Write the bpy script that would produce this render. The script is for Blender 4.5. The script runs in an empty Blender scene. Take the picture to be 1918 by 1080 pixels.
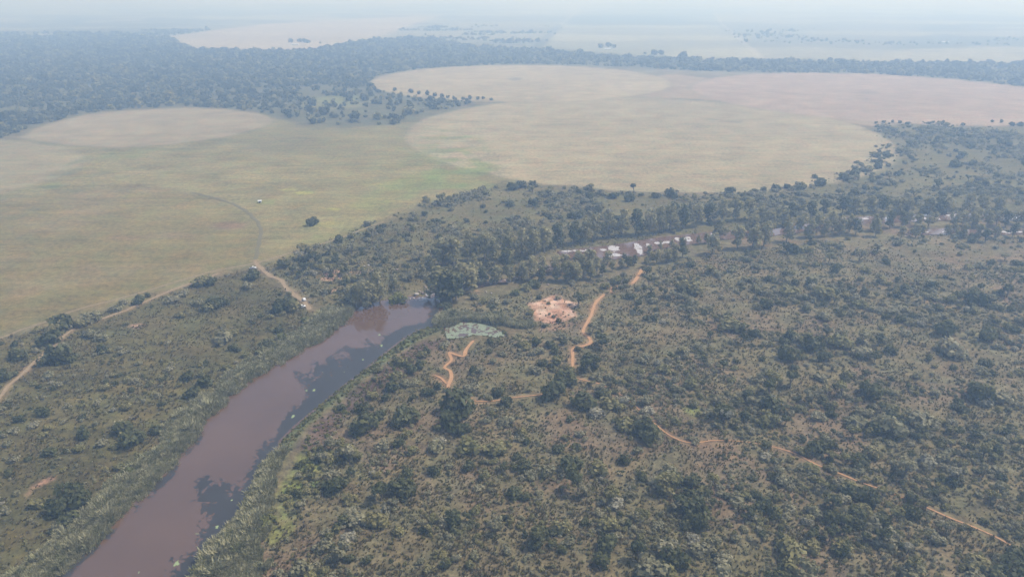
import bpy, math, random
import numpy as np

# ------------------------------------------------------------------ camera, sky, sun, exposure
S = bpy.context.scene
COL = S.collection
R = math.radians
H = 200.0                       # drone height above the plain
PITCH = R(23.4)
FPX = 1296.0                    # focal length in pixels of the 1918 px wide photograph
SUN_AZ, SUN_EL = R(72), R(54)   # azimuth clockwise from +Y (the view direction)

cam = bpy.data.objects.new('camera', bpy.data.cameras.new('camera'))
COL.objects.link(cam)
cam.location = (0, 0, H)
cam.rotation_euler = (math.pi / 2 - PITCH, 0, 0)
cam.data.sensor_width = 36.0
cam.data.lens = 36.0 * FPX / 1918.0
cam.data.clip_start = 1.0
cam.data.clip_end = 200000.0
S.camera = cam

W = bpy.data.worlds.new('World'); S.world = W
W.use_nodes = True
wn = W.node_tree.nodes; wl = W.node_tree.links
sky = wn.new('ShaderNodeTexSky'); sky.sky_type = 'NISHITA'; sky.sun_disc = False
sky.sun_elevation = SUN_EL; sky.sun_rotation = SUN_AZ
sky.altitude = 800; sky.air_density = 0.75; sky.dust_density = 5.0; sky.ozone_density = 0.8
wl.new(sky.outputs[0], wn['Background'].inputs[0])
wn['Background'].inputs[1].default_value = 0.15

sd = bpy.data.lights.new('sun', 'SUN'); sd.energy = 2.8; sd.angle = R(1.5); sd.color = (1.0, 0.95, 0.87)
sun = bpy.data.objects.new('sun', sd); COL.objects.link(sun)
sun.rotation_euler = (math.pi / 2 - SUN_EL, 0, math.pi - SUN_AZ)   # light travels away from the sun
sun.location = (300, 100, 400)

S.view_settings.view_transform = 'Standard'
S.view_settings.look = 'None'
S.view_settings.gamma = 1.0
S.view_settings.exposure = 0.44
S.cycles.use_denoising = True
S.cycles.max_bounces = 6
S.cycles.diffuse_bounces = 2
S.cycles.volume_bounces = 1
S.cycles.transparent_max_bounces = 8

HAZE_DENSITY = 0.00045
HAZE_COLOR = (0.44, 0.67, 1.0)
HAZE_G = 0.15

rng = np.random.default_rng(11)

# ------------------------------------------------------------------ helpers
cP, sP = math.cos(PITCH), math.sin(PITCH)

def gp(px, py, z=0.0):
    """the point of the plain seen at a pixel of the photograph"""
    x = (np.asarray(px, float) - 959.0) / FPX
    y = (540.0 - np.asarray(py, float)) / FPX
    dz = -sP + y * cP
    dy = cP + y * sP
    t = (H - z) / np.maximum(-dz, 1e-4)
    return x * t, dy * t

def to_px(x, y, z=0.0):
    depth = y * cP + (H - z) * sP
    up = y * sP - (H - z) * cP
    return 959.0 + FPX * x / depth, 540.0 - FPX * up / depth, depth

def G(pts):
    a = np.array(pts, float)
    x, y = gp(a[:, 0], a[:, 1])
    return np.stack([x, y], 1)

def _hash(ix, iy, seed):
    h = (ix * 374761393 + iy * 668265263 + seed * 1442695041) & 0xFFFFFFFF
    h = ((h ^ (h >> 13)) * 1274126177) & 0xFFFFFFFF
    h = (h ^ (h >> 16)) & 0xFFFFFFFF
    return h.astype(np.float64) / 4294967295.0

def vnoise(x, y, scale, seed=0):
    u, v = x / scale, y / scale
    ix, iy = np.floor(u).astype(np.int64), np.floor(v).astype(np.int64)
    fx, fy = u - ix, v - iy
    fx = fx * fx * (3 - 2 * fx); fy = fy * fy * (3 - 2 * fy)
    a = _hash(ix, iy, seed); b = _hash(ix + 1, iy, seed)
    c = _hash(ix, iy + 1, seed); d = _hash(ix + 1, iy + 1, seed)
    return (a * (1 - fx) + b * fx) * (1 - fy) + (c * (1 - fx) + d * fx) * fy

def fbm(x, y, scale, seed=0, octv=3):
    t, amp, tot = 0.0, 1.0, 0.0
    for k in range(octv):
        t = t + amp * vnoise(x, y, scale / 2 ** k, seed + 17 * k); tot += amp; amp *= 0.55
    return t / tot

def sstep(a, b, t):
    t = np.clip((t - a) / (b - a), 0, 1)
    return t * t * (3 - 2 * t)

def sdist(X, Y, P, closed=True, reach=60.0):
    """signed distance (inside negative) to a polygon, or distance to a polyline; far points get +reach"""
    out = np.full(X.shape, reach)
    x0, y0 = P.min(0) - reach; x1, y1 = P.max(0) + reach
    m = (X > x0) & (X < x1) & (Y > y0) & (Y < y1)
    if not m.any(): return out
    x, y = X[m], Y[m]
    d2 = np.full(x.shape, 1e18); ins = np.zeros(x.shape, bool)
    n = len(P)
    for i in range(n if closed else n - 1):
        ax, ay = P[i]; bx, by = P[(i + 1) % n]
        ex, ey = bx - ax, by - ay
        L = ex * ex + ey * ey + 1e-12
        t = np.clip(((x - ax) * ex + (y - ay) * ey) / L, 0, 1)
        d2 = np.minimum(d2, (x - ax - t * ex) ** 2 + (y - ay - t * ey) ** 2)
        if closed:
            c = (ay > y) != (by > y)
            if ey != 0: ins ^= c & (x < ex * (y - ay) / ey + ax)
    d = np.sqrt(d2)
    if closed: d = np.where(ins, -d, d)
    out[m] = d
    return out

def mask(X, Y, P, soft=2.0, jit=0.0, js=12.0, seed=3):
    reach = max(60.0, soft * 2 + jit)
    d = sdist(X, Y, P, True, reach)
    if jit: d = d + (fbm(X, Y, js, seed) - 0.5) * 2 * jit
    return 1 - sstep(-soft, soft, d)

def smooth_line(P, step=3.0):
    """Catmull-Rom through world points"""
    P = np.asarray(P, float)
    Q = np.vstack([2 * P[0] - P[1], P, 2 * P[-1] - P[-2]])
    out = []
    for i in range(1, len(Q) - 2):
        n = max(2, int(np.hypot(*(Q[i + 1] - Q[i])) / step))
        for k in range(n):
            t = k / n
            out.append(0.5 * (2 * Q[i] + (Q[i + 1] - Q[i - 1]) * t + (2 * Q[i - 1] - 5 * Q[i] + 4 * Q[i + 1] - Q[i + 2]) * t * t
                              + (3 * Q[i] - Q[i - 1] - 3 * Q[i + 1] + Q[i + 2]) * t ** 3))
    out.append(P[-1])
    return np.array(out)

def new_mesh(name, V, F, mats=(), smooth=False):
    me = bpy.data.meshes.new(name)
    V = np.asarray(V, np.float32)
    if isinstance(F, np.ndarray):
        n, k = F.shape
        me.vertices.add(len(V)); me.vertices.foreach_set('co', V.ravel())
        me.loops.add(n * k); me.loops.foreach_set('vertex_index', F.astype(np.int32).ravel())
        me.polygons.add(n); me.polygons.foreach_set('loop_start', np.arange(0, n * k, k, dtype=np.int32))
        if smooth: me.polygons.foreach_set('use_smooth', np.ones(n, bool))
        me.update(calc_edges=True)
    else:
        me.from_pydata([tuple(map(float, v)) for v in V], [], F)
        if smooth:
            for p in me.polygons: p.use_smooth = True
        me.update()
    for m in mats: me.materials.append(m)
    return me

def add_obj(name, me, parent=None, loc=None, link=True):
    o = bpy.data.objects.new(name, me)
    if link: COL.objects.link(o)
    if parent is not None: o.parent = parent
    if loc is not None: o.location = loc
    return o

def tag(o, label=None, cat=None, group=None, kind=None):
    if label: o['label'] = label
    if cat: o['category'] = cat
    if group: o['group'] = group
    if kind: o['kind'] = kind
    return o

# ------------------------------------------------------------------ materials
def mat(name):
    m = bpy.data.materials.new(name); m.use_nodes = True
    nt = m.node_tree
    return m, nt, nt.nodes['Principled BSDF']

def node(nt, kind, **kw):
    n = nt.nodes.new(kind)
    for k, v in kw.items():
        if k.startswith('i_'): n.inputs[int(k[2:])].default_value = v
        else: setattr(n, k, v)
    return n

def math_node(nt, op, a, b):
    n = node(nt, 'ShaderNodeMath', operation=op)
    for i, v in enumerate((a, b)):
        if isinstance(v, (int, float)): n.inputs[i].default_value = v
        else: nt.links.new(v, n.inputs[i])
    return n.outputs[0]

def noise(nt, vec, scale, detail=3, rough=0.55):
    n = node(nt, 'ShaderNodeTexNoise')
    n.inputs['Scale'].default_value = scale; n.inputs['Detail'].default_value = detail; n.inputs['Roughness'].default_value = rough
    nt.links.new(vec, n.inputs['Vector'])
    return n.outputs[0]

def maprange(nt, v, a, b, c, d):
    n = node(nt, 'ShaderNodeMapRange')
    nt.links.new(v, n.inputs[0])
    for i, q in enumerate((a, b, c, d)): n.inputs[i + 1].default_value = q
    return n.outputs[0]

def mix(nt, fac, a, b, mode='MIX'):
    n = node(nt, 'ShaderNodeMix', data_type='RGBA', blend_type=mode)
    if isinstance(fac, (int, float)): n.inputs[0].default_value = fac
    else: nt.links.new(fac, n.inputs[0])
    for i, v in ((6, a), (7, b)):
        if isinstance(v, tuple): n.inputs[i].default_value = (*v, 1)
        else: nt.links.new(v, n.inputs[i])
    return n.outputs[2]

def ground_material(name):
    """soil and grass colour from the zones painted per vertex, broken up by noise of several sizes"""
    m, nt, b = mat(name)
    at = node(nt, 'ShaderNodeAttribute', attribute_name='zone')
    sp = node(nt, 'ShaderNodeAttribute', attribute_name='tuft')
    geo = node(nt, 'ShaderNodeNewGeometry'); pos = geo.outputs['Position']
    n1 = maprange(nt, noise(nt, pos, 0.9, 3, 0.65), 0.32, 0.68, -1, 1)
    n2 = maprange(nt, noise(nt, pos, 0.24, 5, 0.65), 0.34, 0.66, -1, 1)
    n3 = maprange(nt, noise(nt, pos, 0.022, 4, 0.55), 0.3, 0.7, -1, 1)
    mp = node(nt, 'ShaderNodeMapping'); mp.inputs['Rotation'].default_value = (0, 0, R(-24)); mp.inputs['Scale'].default_value = (0.018, 0.12, 0.1)
    nt.links.new(pos, mp.inputs['Vector'])
    n5 = maprange(nt, noise(nt, mp.outputs[0], 1.0, 4, 0.6), 0.36, 0.64, -1, 1)
    s = math_node(nt, 'MULTIPLY', sp.outputs['Fac'], math_node(nt, 'ADD', math_node(nt, 'MULTIPLY', n1, 0.34), math_node(nt, 'ADD', math_node(nt, 'MULTIPLY', n2, 0.34), math_node(nt, 'MULTIPLY', n5, 0.16))))
    f = math_node(nt, 'ADD', math_node(nt, 'ADD', 1.0, s), math_node(nt, 'MULTIPLY', n3, 0.18))
    mul = node(nt, 'ShaderNodeVectorMath', operation='SCALE')
    nt.links.new(at.outputs['Color'], mul.inputs[0]); nt.links.new(f, mul.inputs['Scale'])
    # drift between greener and drier grass
    n4 = maprange(nt, noise(nt, pos, 0.05, 3, 0.6), 0.35, 0.65, 0, 1)
    hue = mix(nt, n4, (1.07, 0.98, 0.93), (0.94, 1.03, 0.98))
    tint = mix(nt, 1.0, mul.outputs[0], hue, 'MULTIPLY')
    nt.links.new(tint, b.inputs['Base Color'])
    b.inputs['Roughness'].default_value = 0.95
    b.inputs['Specular IOR Level'].default_value = 0.1
    return m

def soil_material(name, c1, c2, scale=0.8):
    m, nt, b = mat(name)
    geo = node(nt, 'ShaderNodeNewGeometry'); pos = geo.outputs['Position']
    n1 = maprange(nt, noise(nt, pos, scale, 4, 0.65), 0.35, 0.65, 0, 1)
    c = mix(nt, n1, c1, c2)
    nt.links.new(c, b.inputs['Base Color'])
    b.inputs['Roughness'].default_value = 0.95; b.inputs['Specular IOR Level'].default_value = 0.1
    return m

def leaf_material(name, c1, c2, trans=0.42):
    m, nt, b = mat(name)
    oi = node(nt, 'ShaderNodeObjectInfo')
    tc = node(nt, 'ShaderNodeTexCoord')
    n1 = maprange(nt, noise(nt, tc.outputs['Object'], 4.0, 2, 0.6), 0.35, 0.65, 0.72, 1.3)
    c = mix(nt, oi.outputs['Random'], c1, c2)
    v = node(nt, 'ShaderNodeVectorMath', operation='SCALE')
    nt.links.new(c, v.inputs[0]); nt.links.new(n1, v.inputs['Scale'])
    nt.links.new(v.outputs[0], b.inputs['Base Color'])
    b.inputs['Roughness'].default_value = 0.65; b.inputs['Specular IOR Level'].default_value = 0.25
    tr = node(nt, 'ShaderNodeBsdfTranslucent'); nt.links.new(v.outputs[0], tr.inputs[0])
    ms = node(nt, 'ShaderNodeMixShader'); ms.inputs[0].default_value = trans
    nt.links.new(b.outputs[0], ms.inputs[1]); nt.links.new(tr.outputs[0], ms.inputs[2])
    nt.links.new(ms.outputs[0], nt.nodes['Material Output'].inputs[0])
    return m

def plain(name, c, rough=0.6, metal=0.0):
    m, nt, b = mat(name)
    tc = node(nt, 'ShaderNodeTexCoord')
    n1 = maprange(nt, noise(nt, tc.outputs['Object'], 3.0, 3, 0.6), 0.3, 0.7, 0.88, 1.08)
    v = node(nt, 'ShaderNodeVectorMath', operation='SCALE'); v.inputs[0].default_value = c
    nt.links.new(n1, v.inputs['Scale']); nt.links.new(v.outputs[0], b.inputs['Base Color'])
    b.inputs['Roughness'].default_value = rough; b.inputs['Metallic'].default_value = metal
    return m

M_LEAF = {
    'd': leaf_material('dark_leaves', (0.084, 0.094, 0.034), (0.125, 0.128, 0.050)),
    'o': leaf_material('olive_leaves', (0.205, 0.198, 0.075), (0.275, 0.245, 0.105)),
    'g': leaf_material('grey_green_leaves', (0.230, 0.220, 0.118), (0.310, 0.285, 0.172)),
    's': leaf_material('silvery_leaves', (0.30, 0.285, 0.19), (0.38, 0.35, 0.25)),
    'y': leaf_material('yellow_green_leaves', (0.145, 0.155, 0.038), (0.19, 0.185, 0.055)),
    'u': leaf_material('gum_leaves', (0.225, 0.210, 0.092), (0.315, 0.285, 0.145)),
    'w': leaf_material('woodland_leaves', (0.050, 0.056, 0.028), (0.130, 0.128, 0.066)),
}
M_BARK = plain('pale_bark', (0.22, 0.19, 0.16), 0.9)
M_STEM = plain('grey_stems', (0.13, 0.11, 0.09), 0.9)
M_REED = leaf_material('reed_blades', (0.28, 0.275, 0.15), (0.38, 0.35, 0.21), 0.3)
M_GRASS = leaf_material('dry_grass', (0.15, 0.125, 0.065), (0.22, 0.175, 0.09), 0.3)
M_GROUND = ground_material('savanna_ground')
M_TRACK = soil_material('pale_track_soil', (0.22, 0.165, 0.10), (0.31, 0.235, 0.145), 0.7)
M_PATH = soil_material('orange_path_soil', (0.35, 0.198, 0.10), (0.43, 0.255, 0.135), 0.7)
M_ROCK = plain('pale_rock', (0.36, 0.32, 0.29), 0.85)
M_DARKROCK = plain('brown_rock', (0.22, 0.17, 0.14), 0.85)

def water_material(name, c, rough, bump, bscale, ior=1.85):
    m, nt, b = mat(name)
    geo = node(nt, 'ShaderNodeNewGeometry'); pos = geo.outputs['Position']
    n1 = maprange(nt, noise(nt, pos, 0.03, 3, 0.5), 0.3, 0.7, 0.9, 1.1)
    v = node(nt, 'ShaderNodeVectorMath', operation='SCALE'); v.inputs[0].default_value = c
    nt.links.new(n1, v.inputs['Scale']); nt.links.new(v.outputs[0], b.inputs['Base Color'])
    b.inputs['Roughness'].default_value = rough; b.inputs['IOR'].default_value = ior; b.inputs['Specular IOR Level'].default_value = 0.5
    if bump:
        bp = node(nt, 'ShaderNodeBump'); bp.inputs['Strength'].default_value = bump; bp.inputs['Distance'].default_value = 0.1
        nt.links.new(noise(nt, pos, bscale, 2, 0.5), bp.inputs['Height'])
        nt.links.new(bp.outputs[0], b.inputs['Normal'])
    return m
M_WATER = water_material('muddy_water', (0.108, 0.064, 0.040), 0.05, 0.03, 0.5)
M_RAPID = water_material('running_water', (0.14, 0.085, 0.060), 0.12, 0.6, 0.35)
M_WEED = water_material('submerged_weed', (0.042, 0.041, 0.039), 0.30, 0.3, 1.5, 1.4)
M_FOAM_GLINT = plain('white_foam_and_glint', (0.46, 0.45, 0.45), 0.35)  # foam of the falls, and sky glints painted white on the channels

# ------------------------------------------------------------------ layout of the place (corners read off the photograph, laid on the plain)
POOL = G([(0, 1190), (105, 1080), (180, 1013), (230, 960), (277, 920), (313, 887), (333, 853), (377, 810), (380, 783), (417, 753), (450, 723),
          (500, 693), (545, 665), (600, 637), (640, 608), (660, 587), (682, 572), (733, 560), (770, 556), (800, 556), (820, 560), (823, 577),
          (813, 592), (813, 607), (783, 613), (757, 627), (717, 657), (673, 693), (640, 717), (597, 753), (547, 793), (517, 823), (513, 847),
          (490, 873), (480, 907), (470, 933), (453, 963), (410, 1010), (383, 1043), (357, 1080), (280, 1190)])
STREAM = [
    G([(1045, 470), (1100, 463), (1150, 458), (1185, 452), (1240, 443), (1300, 437), (1345, 432), (1420, 430), (1480, 424), (1560, 407), (1700, 402),
       (1800, 398), (1918, 400), (2050, 402), (2050, 411), (1918, 412), (1800, 409), (1700, 413), (1570, 420), (1490, 434), (1420, 442), (1345, 447),
       (1300, 454), (1230, 464), (1205, 476), (1150, 483), (1100, 477), (1050, 477)]),
    G([(1066, 474), (1040, 492), (975, 515), (900, 529), (850, 540), (810, 547), (795, 553), (812, 556), (860, 544), (906, 533), (982, 520), (1050, 496), (1080, 476)]),
    G([(1690, 431), (1760, 427), (1850, 430), (2000, 427), (2000, 437), (1850, 438), (1750, 437), (1690, 437)])]
POND = G([(835, 612), (850, 606), (868, 602), (893, 604), (920, 611), (935, 618), (945, 627), (925, 629), (905, 625), (888, 624), (862, 629), (840, 632)])
# centre-pivot fields and other cleared land
CIRCLES = [(196, 1075, 356), (20, 1714, 352), (766, 1490, 380)]
F_LEFT = G([(35, 260), (60, 243), (90, 232), (160, 215), (250, 206), (340, 202), (430, 205), (490, 213), (518, 226), (490, 240), (420, 258), (330, 270), (220, 278), (120, 272)])
F_NEAR = G([(-500, 340), (-100, 382), (0, 372), (130, 357), (260, 347), (330, 354), (400, 374), (450, 396), (473, 422), (477, 455), (470, 488), (300, 542), (150, 585), (40, 610), (0, 622), (-300, 690), (-700, 780)])
F_FARLEFT = G([(-500, 262), (0, 262), (60, 266), (130, 276), (160, 292), (155, 312), (100, 337), (0, 364), (-400, 372)])
MEADOW = G([(-500, 255), (40, 262), (500, 215), (570, 235), (765, 224), (900, 260), (950, 330), (962, 347), (860, 372), (760, 400), (660, 440), (560, 478), (470, 497), (300, 545), (0, 630), (-500, 740)])
WOOD = G([(-900, 300), (0, 258), (40, 245), (90, 229), (160, 212), (250, 203), (340, 199), (430, 202), (500, 212), (560, 228), (640, 238), (740, 234), (800, 210), (900, 190), (925, 186),
          (830, 181), (740, 170), (690, 156), (700, 145), (720, 139), (780, 130), (860, 124), (960, 120), (1100, 122), (1200, 127), (1330, 134), (1500, 139), (1700, 143), (1918, 167), (2300, 190),
          (2300, 122), (1918, 119), (1750, 118), (1500, 115), (1300, 111), (1180, 107), (1100, 101), (1000, 93), (900, 88), (840, 79), (780, 75), (700, 77), (640, 84), (590, 95), (510, 97),
          (400, 95), (365, 93), (340, 82), (315, 70), (200, 66), (0, 63), (-900, 60)])
WOOD_THIN = G([(470, 165), (560, 160), (700, 160), (800, 185), (860, 195), (745, 236), (640, 240), (560, 230), (500, 212)])
NE_SCRUB = G([(480, 497), (560, 478), (620, 447), (700, 415), (760, 392), (860, 365), (940, 340), (1010, 350), (1150, 360), (1300, 368), (1450, 354), (1560, 333), (1630, 300), (1655, 262), (1640, 233),
              (1750, 230), (2300, 232), (2300, 420), (1918, 408), (1560, 412), (1345, 438), (1050, 470), (840, 530), (700, 560), (600, 570), (540, 540)])
NE_DENSE = G([(1650, 262), (1690, 236), (1780, 240), (1785, 262), (1770, 290), (1720, 318), (1650, 330), (1590, 345), (1560, 334), (1630, 302)])
SLOPE = G([(380, 1250), (2400, 1250), (2300, 440), (1918, 438), (1600, 445), (1450, 464), (1330, 478), (1230, 505), (1150, 520), (1000, 545), (900, 556), (845, 575), (840, 600), (950, 600),
           (990, 618), (950, 632), (840, 636), (790, 640), (720, 690), (640, 775), (575, 850), (530, 930), (505, 990), (485, 1080)])
LEFT_BANK = G([(-900, 1000), (-300, 735), (0, 636), (120, 606), (300, 550), (470, 503), (560, 560), (600, 590), (530, 645), (430, 712), (360, 763), (300, 817), (277, 853), (197, 907), (173, 960), (110, 1003), (17, 1080), (-100, 1190)])
REEDS_LEFT = G([(0, 1190), (105, 1080), (180, 1013), (230, 960), (277, 920), (313, 887), (333, 853), (377, 810), (380, 783), (417, 753), (450, 723), (500, 693), (545, 665), (600, 637), (640, 608), (662, 584),
                (640, 572), (608, 582), (570, 612), (510, 645), (450, 690), (395, 735), (350, 772), (310, 803), (285, 850), (235, 885), (200, 915), (165, 965), (110, 1008), (20, 1085), (-80, 1180)])
REEDS_RIGHT = G([(300, 1190), (357, 1080), (383, 1043), (410, 1010), (453, 963), (470, 933), (480, 907), (490, 873), (513, 847), (524, 846), (512, 893), (505, 930), (497, 985), (482, 1030), (485, 1090), (470, 1190)])
REEDS_POND = G([(812, 606), (814, 592), (848, 585), (892, 590), (950, 598), (1005, 609), (985, 616), (930, 606), (895, 600), (868, 599), (842, 609), (822, 611)])
GREEN_EDGE = G([(513, 850), (520, 823), (549, 793), (598, 754), (641, 718), (674, 694), (718, 658), (758, 628), (784, 614), (815, 608), (830, 616), (790, 634), (735, 668), (690, 703), (610, 768), (560, 815), (530, 860)])
PURPLE_EDGE = G([(560, 830), (612, 772), (692, 706), (737, 670), (790, 640), (835, 632), (840, 640), (790, 664), (735, 712), (660, 765), (610, 815), (575, 850)])
BARE = [G([(990, 568), (1010, 564), (1030, 553), (1046, 550), (1060, 561), (1082, 567), (1068, 577), (1078, 592), (1062, 601), (1038, 606), (1015, 601), (1002, 600), (997, 585)]),
        G([(231, 613), (245, 607), (262, 605), (272, 608), (254, 615)]), G([(592, 518), (612, 506), (640, 504), (660, 510), (700, 506), (640, 520), (605, 528)]),
        G([(615, 548), (628, 536), (648, 532), (640, 542), (620, 552)]), G([(1000, 618), (1050, 608), (1080, 604), (1060, 618), (1010, 622)]), G([(880, 548), (892, 544), (895, 550), (884, 554)]),
        G([(45, 925), (75, 900), (110, 885), (105, 897), (70, 918), (50, 932)])]
GREEN = [(900, 318, 26, 5, .9), (540, 355, 18, 3, .7), (568, 361, 20, 4, .8), (500, 378, 22, 6, .5), (625, 391, 14, 2.5, .6), (600, 420, 40, 10, .35), (820, 330, 70, 12, .5), (870, 345, 60, 12, .45),
         (95, 347, 25, 6, .5), (230, 290, 55, 8, .35), (640, 185, 60, 9, .4), (760, 350, 60, 22, .35), (700, 380, 50, 16, .35), (560, 905, 40, 50, .8), (590, 860, 40, 25, .7), (530, 990, 30, 40, .6), (620, 450, 60, 14, .25), (1300, 770, 22, 12, .6)]
F_TOP = [(G([(315, 68), (400, 57), (500, 45), (640, 37), (830, 28), (770, 48), (705, 75), (640, 80), (590, 93), (520, 97), (400, 95), (365, 92), (338, 80)]), (0.36, 0.30, 0.22)),
         (G([(1015, 88), (1062, 46), (1345, 48), (1425, 108), (1300, 107), (1180, 103), (1100, 97)]), (0.30, 0.29, 0.19)),
         (G([(700, 75), (770, 48), (860, 30), (1075, 26), (1012, 88), (900, 86), (780, 74)]), (0.17, 0.165, 0.11)),
         (G([(1085, 22), (1338, 17), (1350, 45), (1065, 45)]), (0.11, 0.12, 0.08)),
         (G([(1360, 20), (1560, 22), (1740, 40), (1650, 108), (1440, 110), (1360, 50)]), (0.19, 0.185, 0.13)),
         (G([(150, 41), (270, 34), (268, 38), (160, 44)]), (0.36, 0.33, 0.24)), (G([(30, 64), (200, 60), (195, 66), (40, 68)]), (0.32, 0.30, 0.22)), (G([(1750, 60), (2100, 55), (2100, 70), (1800, 68)]), (0.30, 0.27, 0.2)),
         (G([(395, 112), (455, 108), (458, 113), (400, 117)]), (0.34, 0.31, 0.2)), (G([(440, 30), (620, 26), (615, 30), (450, 34)]), (0.30, 0.27, 0.2))]
PALE_ROADS = [(G([(1336, 18), (1352, 45), (1425, 108)]), 16), (G([(1078, 23), (1050, 48)]), 18)]
DARK_STRIPS = [(G([(1050, 46), (1005, 90)]), 26)]
TRACKS = {
    'jeep_track': [(-60, 800), (0, 745), (20, 718), (63, 680), (100, 647), (143, 613), (200, 593), (253, 573), (300, 552), (350, 533), (410, 512)],
    'field_track': [(-120, 668), (0, 632), (43, 615), (97, 598), (140, 580), (230, 557), (320, 531), (400, 508), (473, 494), (547, 473), (633, 447), (720, 415)],
    'access_track': [(478, 488), (490, 504), (505, 515), (528, 525), (537, 538), (555, 553), (570, 566), (582, 580)],
    'field_edge_track': [(360, 360), (405, 371), (440, 383), (465, 398), (483, 418), (488, 440), (484, 462), (478, 486)],
}
PATHS = {
    'top_footpath': [(1203, 503), (1196, 514), (1190, 524), (1182, 531)],
    'patch_footpath': [(1156, 536), (1147, 539), (1144, 546)],
    'upper_footpath': [(1131, 551), (1124, 558), (1115, 568), (1108, 590), (1097, 608), (1092, 622), (1103, 632), (1105, 642), (1090, 648), (1073, 653), (1072, 670), (1073, 690)],
    'lower_footpath': [(1080, 708), (1098, 713), (1125, 722), (1165, 745), (1205, 775), (1232, 797), (1252, 813), (1285, 830), (1312, 832), (1342, 828), (1395, 830), (1445, 837), (1470, 845), (1500, 857), (1532, 873),
                       (1570, 889), (1600, 899), (1645, 915), (1690, 932), (1740, 950), (1790, 970), (1830, 986), (1860, 1000), (1905, 1024)],
    'forked_footpath': [(888, 638), (874, 655), (868, 668), (842, 660), (846, 674), (834, 688), (843, 693), (846, 707), (840, 722), (846, 736)],
    'side_footpath': [(815, 702), (828, 708), (838, 718)],
    'short_footpath': [(880, 748), (895, 752), (925, 752), (955, 747), (990, 742), (1030, 737)],
}

def height(x, y):
    """gentle relief of the plain, the river bed cut into it"""
    z = (fbm(x, y, 90, 5, 3) - 0.5) * 1.6 * sstep(60, 200, np.hypot(x, y)) + (vnoise(x, y, 9, 8) - 0.5) * 0.25
    z = z * (1 - sstep(3000, 6000, np.hypot(x, y)))
    cut = 1 - sstep(-1.5, 4.0, sdist(x, y, POOL, True, 30))
    for P in STREAM: cut = np.maximum(cut, 1 - sstep(-1.0, 3.0, sdist(x, y, P, True, 30)))
    cut = np.maximum(cut, 1 - sstep(-0.6, 2.5, sdist(x, y, POND, True, 30)))
    return z * (1 - cut) - 2.2 * cut

def px_mask(X, Y, e):
    x, y = gp(e[0], e[1]); xr, _ = gp(e[0] + e[2], e[1]); _, y2 = gp(e[0], e[1] - e[3]); _, y1 = gp(e[0], e[1] + e[3])
    r = ((X - x) / (xr - x)) ** 2 + ((Y - y) / ((y2 - y1) / 2)) ** 2
    r = np.sqrt(r) + (fbm(X, Y, max(4.0, float(xr - x) * 0.5), 21) - 0.5) * 0.7
    return 1 - sstep(0.55, 1.15, r)

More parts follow.
